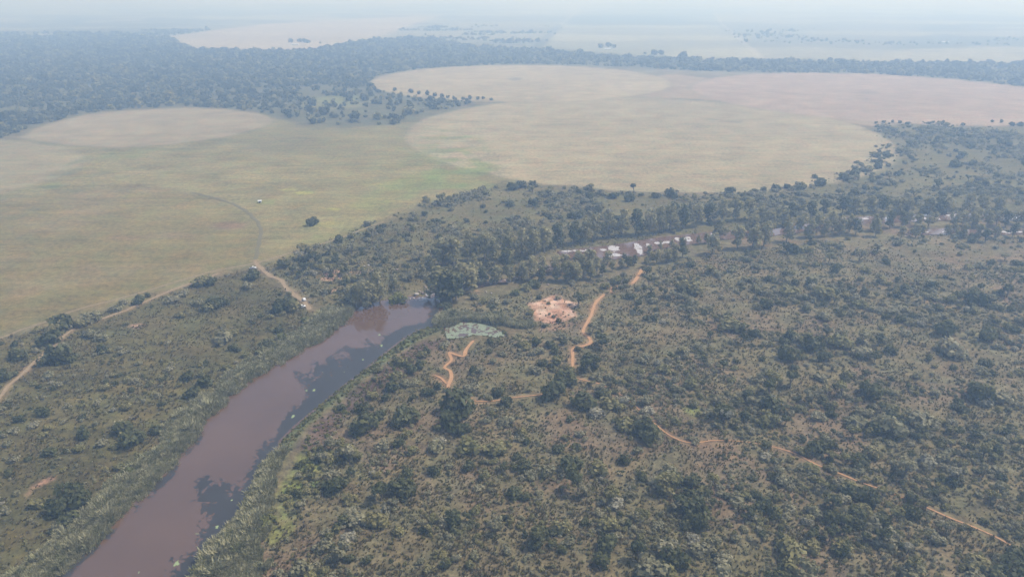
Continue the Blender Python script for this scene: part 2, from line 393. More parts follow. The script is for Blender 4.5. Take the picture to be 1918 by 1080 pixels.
def paint(X, Y):
    """soil and grass colours of the zones, and how tufted each is"""
    d = np.hypot(X, Y)
    c = np.empty(X.shape + (3,)); tuft = np.ones(X.shape)
    big = fbm(X, Y, 160, 31, 4)[..., None]; med = fbm(X, Y, 28, 37, 3)[..., None]
    c[:] = np.array([0.134, 0.106, 0.064]) * (1 - med) * 2 * 0.55 + np.array([0.124, 0.112, 0.054]) * med * 2 * 0.45
    far = fbm(X, Y * 2.5, 900, 41, 4)[..., None]
    plainc = np.array([0.10, 0.105, 0.075]) + np.array([0.16, 0.14, 0.09]) * sstep(0.45, 0.62, far)
    k = sstep(1700, 2300, d)[..., None]; c = c * (1 - k) + plainc * k; tuft = tuft * (1 - 0.7 * k[..., 0])
    def lay(m, col, t=None, var=0.0, nz=None):
        nonlocal c, tuft
        cc = np.array(col)
        if var: cc = cc * (1 + var * ((big if nz is None else nz) - 0.5) * 2)
        c = c * (1 - m[..., None]) + cc * m[..., None]
        if t is not None: tuft = tuft * (1 - m) + t * m
    soil = sstep(0.58, 0.72, fbm(X, Y, 40, 53, 3)) * 0.55 * (1 - k[..., 0]); lay(soil, (0.160, 0.112, 0.078))
    lay(mask(X, Y, LEFT_BANK, 5), (0.094, 0.082, 0.034), 1.0, 0.3, med)
    lay(mask(X, Y, MEADOW, 12, 10, 60), (0.190, 0.162, 0.070), 0.75, 0.25)
    lay(mask(X, Y, NE_SCRUB, 12, 8, 40), (0.112, 0.098, 0.044), 0.8, 0.25)
    lay(mask(X, Y, WOOD, 14, 8, 40), (0.100, 0.096, 0.055), 0.8, 0.3)
    lay(mask(X, Y, WOOD_THIN, 30, 20, 80), (0.105, 0.100, 0.056), 0.9)
    lay(mask(X, Y, G([(555, 196), (600, 182), (700, 186), (690, 198), (620, 208)]), 12, 12, 40) * 0.7, (0.17, 0.16, 0.075))
    dirt = (sstep(0.55, 0.7, fbm(X, Y, 70, 61, 3)))
    lay(mask(X, Y, F_FARLEFT, 8, 6), (0.225, 0.190, 0.105), 0.5, 0.2)
    lay(mask(X, Y, F_LEFT, 6, 3, 30), (0.245, 0.200, 0.120), 0.35, 0.2)
    m = mask(X, Y, F_NEAR, 5, 2, 20)
    lay(m, (0.172, 0.142, 0.058), 0.75, 0.2); lay(m * dirt * 0.4, (0.20, 0.155, 0.085))
    for e in ((430, 422, 45, 9, .6), (330, 440, 60, 7, .35), (250, 445, 50, 5, .3)): lay(px_mask(X, Y, e) * e[4], (0.17, 0.11, 0.075))
    lay(mask(X, Y, G([(1170, 150), (1262, 138), (1420, 160), (1720, 225), (1660, 238), (1400, 215), (1250, 190), (1180, 184)]), 6), (0.25, 0.19, 0.12), 0.4)
    for i, (cx, cy, r) in enumerate(CIRCLES):
        dd = np.hypot(X - cx, Y - cy) + (fbm(X, Y, 25, 71) - 0.5) * 5
        mm = 1 - sstep(r - 5, r + 5, dd)
        lay(mm, [(0.262, 0.218, 0.128), (0.288, 0.236, 0.142), (0.280, 0.209, 0.148)][i], 0.7, 0.16)
        ring = np.exp(-((dd - r - 2) / 9.0) ** 2) * ((0.18 + 0.7 * sstep(1150, 1300, Y)) if i == 0 else 0.25); lay(ring, (0.13, 0.125, 0.075))
        if i == 0:
            ang = np.abs((X - cx) * 0.32 - (Y - cy) * 0.947); lay(mm * np.exp(-(ang / 5) ** 2) * 0.25 * ((X - cx) < 0), (0.19, 0.16, 0.1))
    for e in ((965, 148, 16, 3, .7), (1370, 228, 20, 3, .3), (850, 258, 16, 3, .3), (1620, 174, 30, 2, .4)): lay(px_mask(X, Y, e) * e[4], (0.10, 0.10, 0.075))
    for P, w_ in ((F_LEFT, .4), (F_FARLEFT, .35), (F_NEAR, .3)): lay(np.exp(-(sdist(X, Y, np.vstack([P, P[:1]]), False, 40) / 6.0) ** 2) * w_ * (0.4 + 0.8 * fbm(X, Y, 40, 77, 2)), (0.12, 0.118, 0.06))
    for P, col in F_TOP: lay(mask(X, Y, P, 34, 14, 120) * (0.75 if P is F_TOP[0][0] else 0.5), col, 0.2, 0.15)
    for P, w in PALE_ROADS: lay((1 - sstep(w * 0.4, w, sdist(X, Y, P, False, 60))) * 0.35, (0.42, 0.38, 0.3))
    for P, w in DARK_STRIPS: lay((1 - sstep(w * 0.5, w, sdist(X, Y, P, False, 60))) * 0.6, (0.07, 0.08, 0.06))
    gm = mask(X, Y, MEADOW, 12, 10, 60) * sstep(-190, -60, X) * sstep(0.46, 0.64, fbm(X, Y, 30, 89, 4)); lay(gm * 0.7, (0.155, 0.185, 0.06))
    for e in GREEN: lay(px_mask(X, Y, e) * e[4] * (0.5 + 0.5 * sstep(0.4, 0.6, fbm(X, Y, 9, 87, 3))), (0.152, 0.188, 0.048))
    for e in ((540, 354, 16, 2.2, .7), (569, 361, 18, 3, .8), (626, 391, 12, 2, .9), (690, 345, 30, 3, .4), (620, 418, 30, 4, .4)): lay(px_mask(X, Y, e) * e[4], (0.27, 0.25, 0.075))
    for e in ((95, 350, 30, 4, .6), (150, 300, 14, 10, .4), (120, 322, 30, 8, .35), (300, 280, 90, 3, .35), (430, 262, 60, 3, .3)): lay(px_mask(X, Y, e) * e[4], (0.11, 0.125, 0.055))
    lay(mask(X, Y, GREEN_EDGE, 2.5, 2, 8), (0.095, 0.105, 0.050)); lay(mask(X, Y, PURPLE_EDGE, 3, 3, 8), (0.092, 0.066, 0.050), 1.2)
    br = fbm(X, Y, 5, 83, 3)
    for i, P in enumerate(BARE):
        mm = mask(X, Y, P, 2.0, 3.0, 6)
        if i == 0:
            lay(mm, (0.38, 0.225, 0.155), 0.8); lay(mm * sstep(0.5, 0.62, br), (0.45, 0.31, 0.235)); lay(mm * sstep(0.42, 0.3, br) * 0.7, (0.26, 0.15, 0.09))
        else: lay(mm * (0.8 if i != 4 else 0.4) * sstep(0.3, 0.55, br), (0.36, 0.22, 0.155))
    for k_, P in list(TRACKS.items()) + list(PATHS.items()):
        if k_ == 'field_edge_track': continue
        near = (1 - sstep(0.8, 3.6, sdist(X, Y, smooth_line(G(P), 12.0), False, 12) + (fbm(X, Y, 4, 85, 2) - 0.5) * 2.5)) * (0.25 if k_ in ('field_track', 'lower_footpath', 'short_footpath', 'forked_footpath') else 0.5)
        lay(near, (0.24, 0.165, 0.10) if k_.endswith('track') else (0.27, 0.165, 0.095))
    wet = 1 - sstep(0.5, 3.0, sdist(X, Y, POOL, True, 20)); lay(wet, (0.15, 0.085, 0.055), 0.3)
    for P in STREAM[:1] + STREAM[2:]: lay((1 - sstep(0, 3, sdist(X, Y, P, True, 20))) * 0.5, (0.17, 0.115, 0.08))
    return np.clip(c, 0.01, 0.9), tuft

# ------------------------------------------------------------------ ground: one sheet, finer where the land is seen closely
a_f = np.linspace(-47, 47, 821); a_b = np.linspace(47, 313, 62)[1:-1]
AZ = np.radians(np.concatenate([a_f, a_b])); NA = len(AZ)
rows = np.arange(1195, 0.5, -1.9)
rad = gp(np.full(rows.shape, 959.0), rows)[1]
rad = np.concatenate([[15, 60, 110, 145], rad[rad > 152], [18000, 24000, 32000, 45000]]); NR = len(rad)
AA, RR = np.meshgrid(AZ, rad)
GX, GY = RR * np.sin(AA), RR * np.cos(AA)
GZ = height(GX, GY)
V = np.stack([GX.ravel(), GY.ravel(), GZ.ravel()], 1)
ii = np.arange(NR - 1)[:, None] * NA; jj = np.arange(NA)[None, :]; j2 = (jj + 1) % NA
QUADS = np.stack([ii + jj, ii + j2, ii + NA + j2, ii + NA + jj], 2).reshape(-1, 4)[:, ::-1]
zone, tuft = paint(GX, GY)
ZC = np.concatenate([zone.reshape(-1, 3), np.ones((NR * NA, 1))], 1).astype(np.float32)
TC = tuft.ravel().astype(np.float32)

def sheet(name, vidx_quads, lift):
    used, inv = np.unique(vidx_quads, return_inverse=True)
    v = V[used].copy(); v[:, 2] += lift
    me = new_mesh(name, v, inv.reshape(-1, 4), [M_GROUND], True)
    a = me.attributes.new('zone', 'FLOAT_COLOR', 'POINT'); a.data.foreach_set('color', ZC[used].ravel())
    b = me.attributes.new('tuft', 'FLOAT', 'POINT'); b.data.foreach_set('value', TC[used])
    return add_obj(name, me)

tag(sheet('ground', QUADS, 0.0), 'dry bushy savanna plain stretching away to the hazy horizon', kind='structure')
cx_, cy_ = GX.ravel()[QUADS].mean(1), GY.ravel()[QUADS].mean(1)
for (cx, cy, r), lb in zip(CIRCLES, ('huge round tan crop field in the centre', 'round pale field touching the woodland', 'round pinkish ploughed field to the right')):
    tag(sheet('crop_field', QUADS[(np.hypot(cx_ - cx, cy_ - cy) < r) & ((r == CIRCLES[0][2]) | (np.hypot(cx_ - CIRCLES[0][0], cy_ - CIRCLES[0][1]) > CIRCLES[0][2]))], 0.08), lb, kind='structure')
for P, lb in ((F_LEFT, 'tan lens-shaped field under the woodland edge'), (F_NEAR, 'olive tan field with rounded end beside the jeep track'), (F_FARLEFT, 'yellowish field at the left edge')):
    tag(sheet('crop_field', QUADS[sdist(cx_, cy_, P, True, 5) < 0], 0.05), lb, kind='structure')

# tracks and footpaths: ribbons of soil that follow the relief
SHOWN = [(1080, 1128), (1226, 1345), (1443, 1537), (1568, 1598), (1628, 1650), (1735, 1880)]   # where the long footpath is worn bare
def bare_stretch(x, y):
    px_, _, _ = to_px(x, y); m_ = np.zeros(len(x))
    for a_, b_ in SHOWN: m_ = np.maximum(m_, sstep(a_ - 8, a_ + 4, px_) * (1 - sstep(b_ - 4, b_ + 8, px_)))
    return m_
def ribbon(name, pts, width, material, lift, label, seed):
    L = smooth_line(G(pts), 2.0)
    t = np.gradient(L, axis=0); t /= np.linalg.norm(t, axis=1)[:, None] + 1e-9
    n = np.stack([-t[:, 1], t[:, 0]], 1)
    s = np.arange(len(L)) * 2.0
    mid = (vnoise(s, s * 0, 9, seed) - 0.5) * max(0.5 * width, 1.1) + (vnoise(s, s * 0, 26, seed + 3) - 0.5) * (3.0 if pts is PATHS['lower_footpath'] else 0.0)
    vs = []
    for k, u in enumerate((-0.5, -0.18, 0.18, 0.5)):
        w = width * (0.75 + 0.5 * vnoise(s, s * 0 + k * 50, 5, seed + k))
        w[0] *= 0.4; w[-1] *= 0.4
        if pts is PATHS['lower_footpath']: w = w * (0.6 + 0.4 * bare_stretch(L[:, 0], L[:, 1]))
        p = L + n * (mid + u * w)[:, None]
        z = height(p[:, 0], p[:, 1]) + lift - (0.05 if abs(u) < 0.2 else 0)
        vs.append(np.column_stack([p, z]))
    v = np.stack(vs, 1).reshape(-1, 3); m = len(L)
    q = [[4 * i + k, 4 * i + k + 1, 4 * i + 5 + k, 4 * i + 4 + k][::-1] for i in range(m - 1) for k in range(3)]
    return tag(add_obj(name, new_mesh(name, v, np.array(q), [material], True)), label, kind='structure')
tl = {'jeep_track': 'pale jeep track crossing the scrub on the left bank', 'field_track': 'faint track along the edge of the olive field', 'access_track': 'short sandy track leading down to the parked vehicles',
      'field_edge_track': 'dark curved wheel track round the end of the field'}
M_DARKTRACK = soil_material('worn_grass_track', (0.135, 0.125, 0.07), (0.165, 0.145, 0.085), 0.3)
M_FAINT = soil_material('faint_track_soil', (0.20, 0.165, 0.09), (0.27, 0.21, 0.125), 0.4)
for i, (k, p) in enumerate(TRACKS.items()):
    mt, w = {'jeep_track': (M_TRACK, 2.3), 'field_track': (M_FAINT, 2.0), 'access_track': (M_TRACK, 3.2), 'field_edge_track': (M_DARKTRACK, 3.6)}[k]
    ribbon('dirt_track', p, w, mt, 0.16 + 0.03 * i, tl[k], 100 + i * 7)
pl = {'upper_footpath': 'orange footpath winding down beside the bare sandy patch', 'top_footpath': 'short steep orange footpath just below the river trees', 'patch_footpath': 'worn orange spot of footpath between two path ends', 'lower_footpath': 'orange footpath running to the lower right through bushes', 'forked_footpath': 'reddish eroded footpath below the lily pond',
      'side_footpath': 'short branch of the reddish forked path', 'short_footpath': 'short orange footpath above the central thicket'}
for i, (k, p) in enumerate(PATHS.items()):
    w = {'upper_footpath': 2.0, 'top_footpath': 2.3, 'patch_footpath': 2.2, 'lower_footpath': 0.9, 'forked_footpath': 2.0, 'side_footpath': 1.5, 'short_footpath': 0.8}[k]
    ribbon('footpath', p, w, M_PATH, 0.17 + 0.03 * i, pl[k], 200 + i * 9)

# ------------------------------------------------------------------ water
def poly_sheet(name, P, z, material, label, grow=2.0, kind='structure'):
    c = P.mean(0); v = P - c
    # offset the outline a little under the banks
    t = np.roll(P, -1, 0) - np.roll(P, 1, 0); t /= np.linalg.norm(t, axis=1)[:, None] + 1e-9
    n = np.stack([t[:, 1], -t[:, 0]], 1)
    area = 0.5 * np.sum(P[:, 0] * np.roll(P[:, 1], -1) - np.roll(P[:, 0], -1) * P[:, 1])
    Q = P + n * grow * (1 if area > 0 else -1)
    if area < 0: Q = Q[::-1]
    me = new_mesh(name, np.column_stack([Q, np.full(len(Q), z)]), [list(range(len(Q)))], [material])
    return tag(add_obj(name, me), label, kind=kind)
WZ = -0.75
poly_sheet('river', POOL, WZ, M_WATER, 'wide muddy brown river pool', 2.5)
poly_sheet('river', STREAM[0], WZ + 0.02, M_RAPID, 'shallow glinting river channel between the tall trees', 1.0)
poly_sheet('river', STREAM[1], WZ + 0.04, M_RAPID, 'narrow rocky stream feeding the pool', 0.8)
poly_sheet('river', STREAM[2], WZ + 0.06, M_RAPID, 'side channel of the river at the right edge', 0.8)
poly_sheet('pond', POND, WZ + 0.1, M_WATER, 'small pond covered in pale water lilies', 1.2)

def mat_sheet(name, region, P, z, step, fn, material, label, kind, cat=None):
    """a floating mat: cells of a fine grid kept where fn says so"""
    x0, y0 = P.min(0); x1, y1 = P.max(0)
    xs, ys = np.arange(x0, x1, step), np.arange(y0, y1, step)
    X, Y = np.meshgrid(xs, ys)
    cxm, cym = (X[:-1, :-1] + step / 2), (Y[:-1, :-1] + step / 2)
    d = sdist(cxm, cym, P, True, 40)
    keep = fn(cxm, cym, d)
    i, j = np.nonzero(keep); nx = len(xs)
    q = np.stack([i * nx + j, i * nx + j + 1, (i + 1) * nx + j + 1, (i + 1) * nx + j], 1)
    used, inv = np.unique(q, return_inverse=True)
    jx = (np.random.default_rng(3).random((len(X.ravel()), 2)) - 0.5) * step * 0.6
    v = np.column_stack([X.ravel() + jx[:, 0], Y.ravel() + jx[:, 1], np.full(X.size, z)])[used]
    o = add_obj(name, new_mesh(name, v, inv.reshape(-1, 4), [material]))
    return tag(o, label, cat, kind=kind)
RIGHT_BANK_LINE = G([(823, 577), (813, 607), (783, 613), (757, 627), (717, 657), (673, 693), (640, 717), (597, 753), (547, 793), (517, 823), (513, 847), (490, 873), (480, 907), (470, 933), (453, 963), (410, 1010), (383, 1043), (357, 1080), (300, 1190)])
LEFT_BANK_LINE = G([(0, 1190), (105, 1080), (180, 1013), (230, 960), (277, 920), (313, 887), (333, 853), (377, 810)])
def weed_fn(x, y, d):
    b = sdist(x, y, RIGHT_BANK_LINE, False, 40)
    wid = 6 + np.where(y < 235, 8, 17) * sstep(0.3, 0.7, vnoise(x * 0.5 + y * 0.86, x * 0, 42, 91)) * sstep(160, 220, y)
    n = 0.54 * fbm(x + 0.5 * y, y * 0.6, 12, 93, 4) + 0.26 * fbm(x, y * 0.7, 3.5, 94, 3) + 0.20 * vnoise(x, y, 0.9, 95)
    l = sdist(x, y, LEFT_BANK_LINE, False, 40)
    edge = (l < 2.2 + 2 * (n - 0.5) * 4) & (n > 0.52)
    return (d < 0.5) & ((n * 2.2 - 0.53 > (b / wid) * 0.75) | edge)
mat_sheet('water_weed', None, POOL, WZ + 0.015, 0.36, weed_fn, M_WEED, 'dark mats of water weed floating along the right side of the pool', 'stuff')
def lily_fn(x, y, d): return (d < 0.3) & (0.5 * fbm(x, y, 6.0, 97, 3) + 0.5 * fbm(x, y, 1.5, 98, 2) > 0.44)
M_LILY = leaf_material('lily_pads', (0.17, 0.21, 0.14), (0.25, 0.28, 0.20), 0.0)
mat_sheet('lily_pads', None, POND, WZ + 0.13, 0.35, lily_fn, M_LILY, 'pale green lily pads crowding the small pond', 'stuff')
def few_fn(x, y, d):
    b = sdist(x, y, RIGHT_BANK_LINE, False, 40)
    return (d < 0) & (b > 3) & (b < 22) & (fbm(x, y, 4.0, 99, 2) > 0.87)
M_LILY2 = leaf_material('bright_lily_pads', (0.2, 0.26, 0.12), (0.26, 0.32, 0.16), 0.0)
mat_sheet('floating_leaves', None, POOL, WZ + 0.05, 0.45, few_fn, M_LILY2, 'few bright green floating leaves on the dark water weed', 'stuff')
FALLS = G([(775, 562), (782, 550), (795, 540), (812, 540), (818, 548), (805, 556), (795, 562)])
def foam_fn(x, y, d): return (d < 0) & (fbm(x, y, 2.2, 101, 3) > 0.52)
mat_sheet('foam', None, FALLS, WZ + 0.10, 0.35, foam_fn, M_FOAM_GLINT, 'white foam of the small falls at the head of the pool', 'stuff')
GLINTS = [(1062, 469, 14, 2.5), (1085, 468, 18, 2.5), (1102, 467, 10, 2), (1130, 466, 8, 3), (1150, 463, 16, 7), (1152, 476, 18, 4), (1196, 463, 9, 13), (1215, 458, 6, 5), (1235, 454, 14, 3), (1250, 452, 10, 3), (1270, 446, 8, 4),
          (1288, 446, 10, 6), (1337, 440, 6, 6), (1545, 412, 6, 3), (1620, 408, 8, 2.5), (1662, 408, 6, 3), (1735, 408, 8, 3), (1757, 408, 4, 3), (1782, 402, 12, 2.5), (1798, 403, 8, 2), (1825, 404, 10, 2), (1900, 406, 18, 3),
          (1722, 434, 8, 2.5), (1735, 433, 6, 2), (1770, 433, 8, 2), (1878, 432, 8, 3), (1890, 434, 14, 2.5), (1910, 433, 12, 2)]  # sky reflections on the channels, painted as flat white patches
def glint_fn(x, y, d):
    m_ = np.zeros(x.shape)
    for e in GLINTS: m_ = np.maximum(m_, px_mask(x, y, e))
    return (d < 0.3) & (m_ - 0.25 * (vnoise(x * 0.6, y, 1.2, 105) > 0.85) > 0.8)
mat_sheet('painted_glints', None, STREAM[0], WZ + 0.07, 0.4, glint_fn, M_FOAM_GLINT, 'painted white sky glints on the river channel between the trees', 'stuff')
mat_sheet('painted_glints', None, STREAM[2], WZ + 0.11, 0.5, glint_fn, M_FOAM_GLINT, 'painted white sky glints on the side channel at the right', 'stuff')

# ------------------------------------------------------------------ plants: shapes of leaf clumps, unit sized (1 m across), many variants
def leaf_cloud(r, lobes, n, leaf, zmin=0.0, inner=0.45, jitter=0.42):
    """quads of leaf clumps through the volume of a few overlapping lobes, facing outward with a lot of scatter"""
    L = np.array(lobes, float)
    wgt = (L[:, 3] * L[:, 4] * L[:, 5]) ** 0.67; wgt /= wgt.sum()
    k = r.choice(len(L), n * 3, p=wgt)
    d = r.normal(size=(n * 3, 3)); d /= np.linalg.norm(d, axis=1)[:, None]
    rr = inner + (1 - inner) * r.random(n * 3) ** 0.55
    rr *= 1 + 0.22 * (r.random(n * 3) - 0.3)
    p = L[k, :3] + d * L[k, 3:] * rr[:, None]
    q = ((p[:, None, :] - L[None, :, :3]) / L[None, :, 3:])
    deep = ((q ** 2).sum(2) < 0.42).any(1)
    ok = (~deep | (r.random(len(p)) < 0.12)) & (p[:, 2] > zmin)
    p, d = p[ok][:n], d[ok][:n]; n = len(p)
    nm = d + r.normal(size=(n, 3)) * jitter; nm[:, 2] += 0.25
    nm /= np.linalg.norm(nm, axis=1)[:, None]
    u = np.cross(nm, r.normal(size=(n, 3))); u /= np.linalg.norm(u, axis=1)[:, None]
    w = np.cross(nm, u)
    s = leaf * (0.55 + 0.8 * r.random(n))[:, None]
    a = s * (0.7 + 0.6 * r.random((n, 1)))
    v = np.stack([p - u * s - w * a * 0.6, p + u * s * 0.8 - w * a, p + u * s + w * a * 0.7, p - u * s * 0.7 + w * a], 1).reshape(-1, 3)
    return v, np.arange(n * 4).reshape(n, 4)

def tube(path, radii, sides=6):
    path = np.array(path, float); v, f = [], []
    for i, (p, rd) in enumerate(zip(path, radii)):
        t = path[min(i + 1, len(path) - 1)] - path[max(i - 1, 0)]; t /= np.linalg.norm(t) + 1e-9
        a = np.cross(t, (0.3, 0.9, 0.1)); a /= np.linalg.norm(a) + 1e-9; b = np.cross(t, a)
        for k in range(sides):
            g = 2 * math.pi * k / sides
            v.append(p + rd * (math.cos(g) * a + math.sin(g) * b))
    for i in range(len(path) - 1):
        for k in range(sides):
            f.append([i * sides + k, i * sides + (k + 1) % sides, (i + 1) * sides + (k + 1) % sides, (i + 1) * sides + k])
    return np.array(v), np.array(f)

def join(parts):
    vs, fs, o = [], [], 0
    for v, f in parts:
        vs.append(v); fs.append(f + o); o += len(v)
    return np.vstack(vs), np.vstack(fs)

def bush_shape(seed, n=240, tall=0.62, leaf=0.062):
    r = np.random.default_rng(seed)
    lobes = []
    for i in range(r.integers(6, 10)):
        a = r.random() * 6.283; q = 0.33 * math.sqrt(r.random()); s = 0.13 + 0.12 * r.random()
        lobes.append((q * math.cos(a), q * math.sin(a), tall * (0.28 + 0.42 * r.random()) * (1 - q * 0.6), s * 1.05, s * 1.05, s * (0.8 + 0.5 * r.random())))
    lobes.append((0, 0, tall * 0.38, 0.3, 0.3, tall * 0.40))
    leaves = leaf_cloud(r, lobes, n, leaf)
    stems = []
    for l in lobes[:5]:
        stems.append(tube([(l[0] * 0.15, l[1] * 0.15, -0.05), (l[0] * 0.6, l[1] * 0.6, l[2] * 0.5), (l[0], l[1], l[2])], [0.028, 0.018, 0.008], 5))
    return leaves, join(stems)

def umbrella_shape(seed, n=260, leaf=0.055):
    """small savanna tree: bare stem, flat open crown"""
    r = np.random.default_rng(seed); lobes = []; stems = []
    top = 0.62 + 0.2 * r.random(); lean = r.normal(size=2) * 0.06
    for i in range(r.integers(5, 8)):
        a = r.random() * 6.283; q = 0.38 * math.sqrt(r.random()); s = 0.14 + 0.10 * r.random()
        lobes.append((lean[0] + q * math.cos(a), lean[1] + q * math.sin(a), top * (0.8 + 0.22 * r.random()), s, s, s * 0.6))
        l = lobes[-1]
        stems.append(tube([(lean[0] * 0.5, lean[1] * 0.5, top * 0.35), (l[0] * 0.5 + lean[0] * 0.4, l[1] * 0.5 + lean[1] * 0.4, top * 0.6), l[:3]], [0.026, 0.018, 0.007], 5))
    stems.append(tube([(0, 0, -0.05), (lean[0] * 0.2, lean[1] * 0.2, top * 0.2), (lean[0] * 0.5, lean[1] * 0.5, top * 0.37)], [0.042, 0.034, 0.028], 6))
    return leaf_cloud(r, lobes, n, leaf, 0.1), join(stems)

def gum_shape(seed, n=470, leaf=0.033, wide=0.30):
    """tall river tree, 1 unit high: pale trunk, limbs, many drooping clumps"""
    r = np.random.default_rng(seed); lobes, stems = [], []
    lean = r.normal(size=2) * 0.04
    for i in range(r.integers(12, 17)):
        z = 0.26 + 0.66 * r.random(); a = r.random() * 6.283
        q = wide * (0.35 + 0.5 * r.random()) * math.sin(min(1.0, (1.06 - z) / 0.62) * 1.57)
        s = 0.085 + 0.065 * r.random()
        lobes.append((q * math.cos(a) + lean[0] * z, q * math.sin(a) + lean[1] * z, z, s, s, s * 1.15))
        l = lobes[-1]
        zb = max(0.12, z - 0.28)
        if i < 9: stems.append(tube([(lean[0] * zb, lean[1] * zb, zb), ((l[0] + lean[0] * zb) / 2, (l[1] + lean[1] * zb) / 2, (z + zb) / 2 + 0.02), l[:3]], [0.013, 0.009, 0.003], 5))
    lobes.append((lean[0] * 0.55, lean[1] * 0.55, 0.55, wide * 0.5, wide * 0.5, 0.30))
    stems.append(tube([(0, 0, -0.03), (lean[0] * 0.2, lean[1] * 0.2, 0.2), (lean[0] * 0.5, lean[1] * 0.5, 0.5), (lean[0] * 0.85, lean[1] * 0.85, 0.85)], [0.026, 0.020, 0.014, 0.004], 7))
    return leaf_cloud(r, lobes, n, leaf, 0.08, 0.4), join(stems)

def reed_shape(seed, n=46):
    r = np.random.default_rng(seed); v = []
    for i in range(n):
        a = r.random() * 6.283; q = 0.42 * math.sqrt(r.random()); b = np.array([q * math.cos(a), q * math.sin(a), -0.1])
        h = 0.55 + 0.55 * r.random(); out = np.array([math.cos(a), math.sin(a), 0]) * (0.08 + 0.25 * r.random())
        w = np.array([-math.sin(a + r.normal()), math.cos(a + r.normal()), 0]) * 0.05
        m = b + np.array([0, 0, h * 0.62]) + out * 0.4; t = b + np.array([0, 0, h * 0.86]) + out * 1.3
        v += [b - w, b + w, m + w, m - w, m - w, m + w, t + w * 0.25, t - w * 0.25]
    v = np.array(v); return v, np.arange(len(v)).reshape(-1, 4)

def tuft_shape(seed, n=16):
    r = np.random.default_rng(seed); v = []
    for i in range(n):
        a = r.random() * 6.283; q = 0.3 * r.random(); b = np.array([q * math.cos(a), q * math.sin(a), -0.05])
        t = b + np.array([math.cos(a) * 0.3 * r.random(), math.sin(a) * 0.3 * r.random(), 0.35 + 0.3 * r.random()])
        w = np.array([-math.sin(a), math.cos(a), 0]) * 0.09
        v += [b - w, b + w, t + w * 0.5, t - w * 0.5]
    v = np.array(v); return v, np.arange(len(v)).reshape(-1, 4)

def variants(shape, seeds, leafname, classes, leafmats):
    out = {}
    for c in classes: out[c] = []
    for s in seeds:
        (lv, lf), (sv, sf) = shape(s)
        stem = new_mesh('stem', sv, sf, [M_STEM if shape is not gum_shape else M_BARK], True)
        whole_v, whole_f = join([(lv, lf), (sv, sf)])
        for c in classes:
            fo = new_mesh(leafname, lv, lf, [leafmats[c]])
            wh = new_mesh('plant', whole_v, whole_f, [leafmats[c], M_STEM])
            mi = np.concatenate([np.zeros(len(lf), np.int32), np.ones(len(sf), np.int32)]); wh.polygons.foreach_set('material_index', mi)
            out[c].append((fo, stem, wh))
    return out
BUSH = variants(bush_shape, range(40, 47), 'foliage', 'dogsy', M_LEAF)
UMB = variants(umbrella_shape, range(60, 65), 'crown', 'dogs', M_LEAF)
WOODL = variants(lambda s: bush_shape(s, 95, 0.7, 0.105), range(95, 98), 'crown', 'og', M_LEAF)
GUM = variants(gum_shape, range(70, 77), 'crown', 'ud', M_LEAF)
WOODT = variants(lambda s: bush_shape(s, 95, 0.78, 0.105), range(90, 95), 'crown', 'w', M_LEAF)

# ------------------------------------------------------------------ labels: what a thing looks like, and where it stands among the landmarks of the place
LANDMARKS = [('head of the brown pool', 745, 566), ('lily-covered pond', 888, 616), ('bare sandy patch', 1035, 580), ('top of orange footpath', 1196, 515), ('sharp bend of the footpath', 1098, 635),
             ('forked reddish footpath', 843, 690), ('short orange footpath', 940, 749), ('footpath bend among bushes', 1285, 830), ('lower end of the footpath', 1840, 990), ('middle of the long footpath', 1500, 857),
             ('jeep track at left edge', 20, 718), ('jeep track near the field', 220, 585), ('parked white cars', 570, 567), ('bare patch on left bank', 255, 611), ('start of the access track', 482, 495),
             ('glinting river rapids', 1195, 460), ('river at the right edge', 1850, 405), ('lone tree in the meadow', 587, 412), ('reeds on the left bank', 250, 900), ('reeds on the right bank', 480, 960),
             ('lower left corner', 0, 1080), ('lower right corner', 1918, 1080), ('middle of the bottom edge', 959, 1080), ('right edge of the view', 1918, 720), ('grass strip by dark thicket', 1350, 980),
             ('narrow waist of the pool', 540, 790), ('rounded end of olive field', 475, 440), ('near rim of central field', 1300, 362), ('right rim of central field', 1645, 285), ('wooded tip between fields', 900, 190),
             ('bend of the river trees', 1470, 445), ('far end of short footpath', 1030, 735), ('slope middle', 1600, 650), ('eroded upper path fork', 1145, 545), ('left end of the woodland', 40, 250), ('farmhouse on the far field', 553, 84),
             ('stream below the tall trees', 950, 528), ('green clearing', 1300, 772), ('open slope near the bottom', 740, 1000), ('side channel of the river', 1740, 434)]
LANDMARKS = [('centre of the scrub slope' if n == 'slope middle' else n, x, y) for n, x, y in LANDMARKS]
LXY = np.array([(x, y) for _, x, y in LANDMARKS], float)
ORD = ['nearest', 'second nearest', 'third nearest', 'fourth nearest', 'fifth nearest', 'sixth nearest', 'seventh nearest', 'eighth nearest', 'ninth nearest', 'tenth nearest'] + \
      ['eleventh nearest', 'twelfth nearest', 'thirteenth nearest', 'fourteenth nearest', 'fifteenth nearest', 'sixteenth nearest', 'seventeenth nearest', 'eighteenth nearest'] + ['%dth nearest' % k for k in range(19, 60)]
PENDING = []
def want_label(o, look, px, py): PENDING.append((o, look, float(px), float(py)))
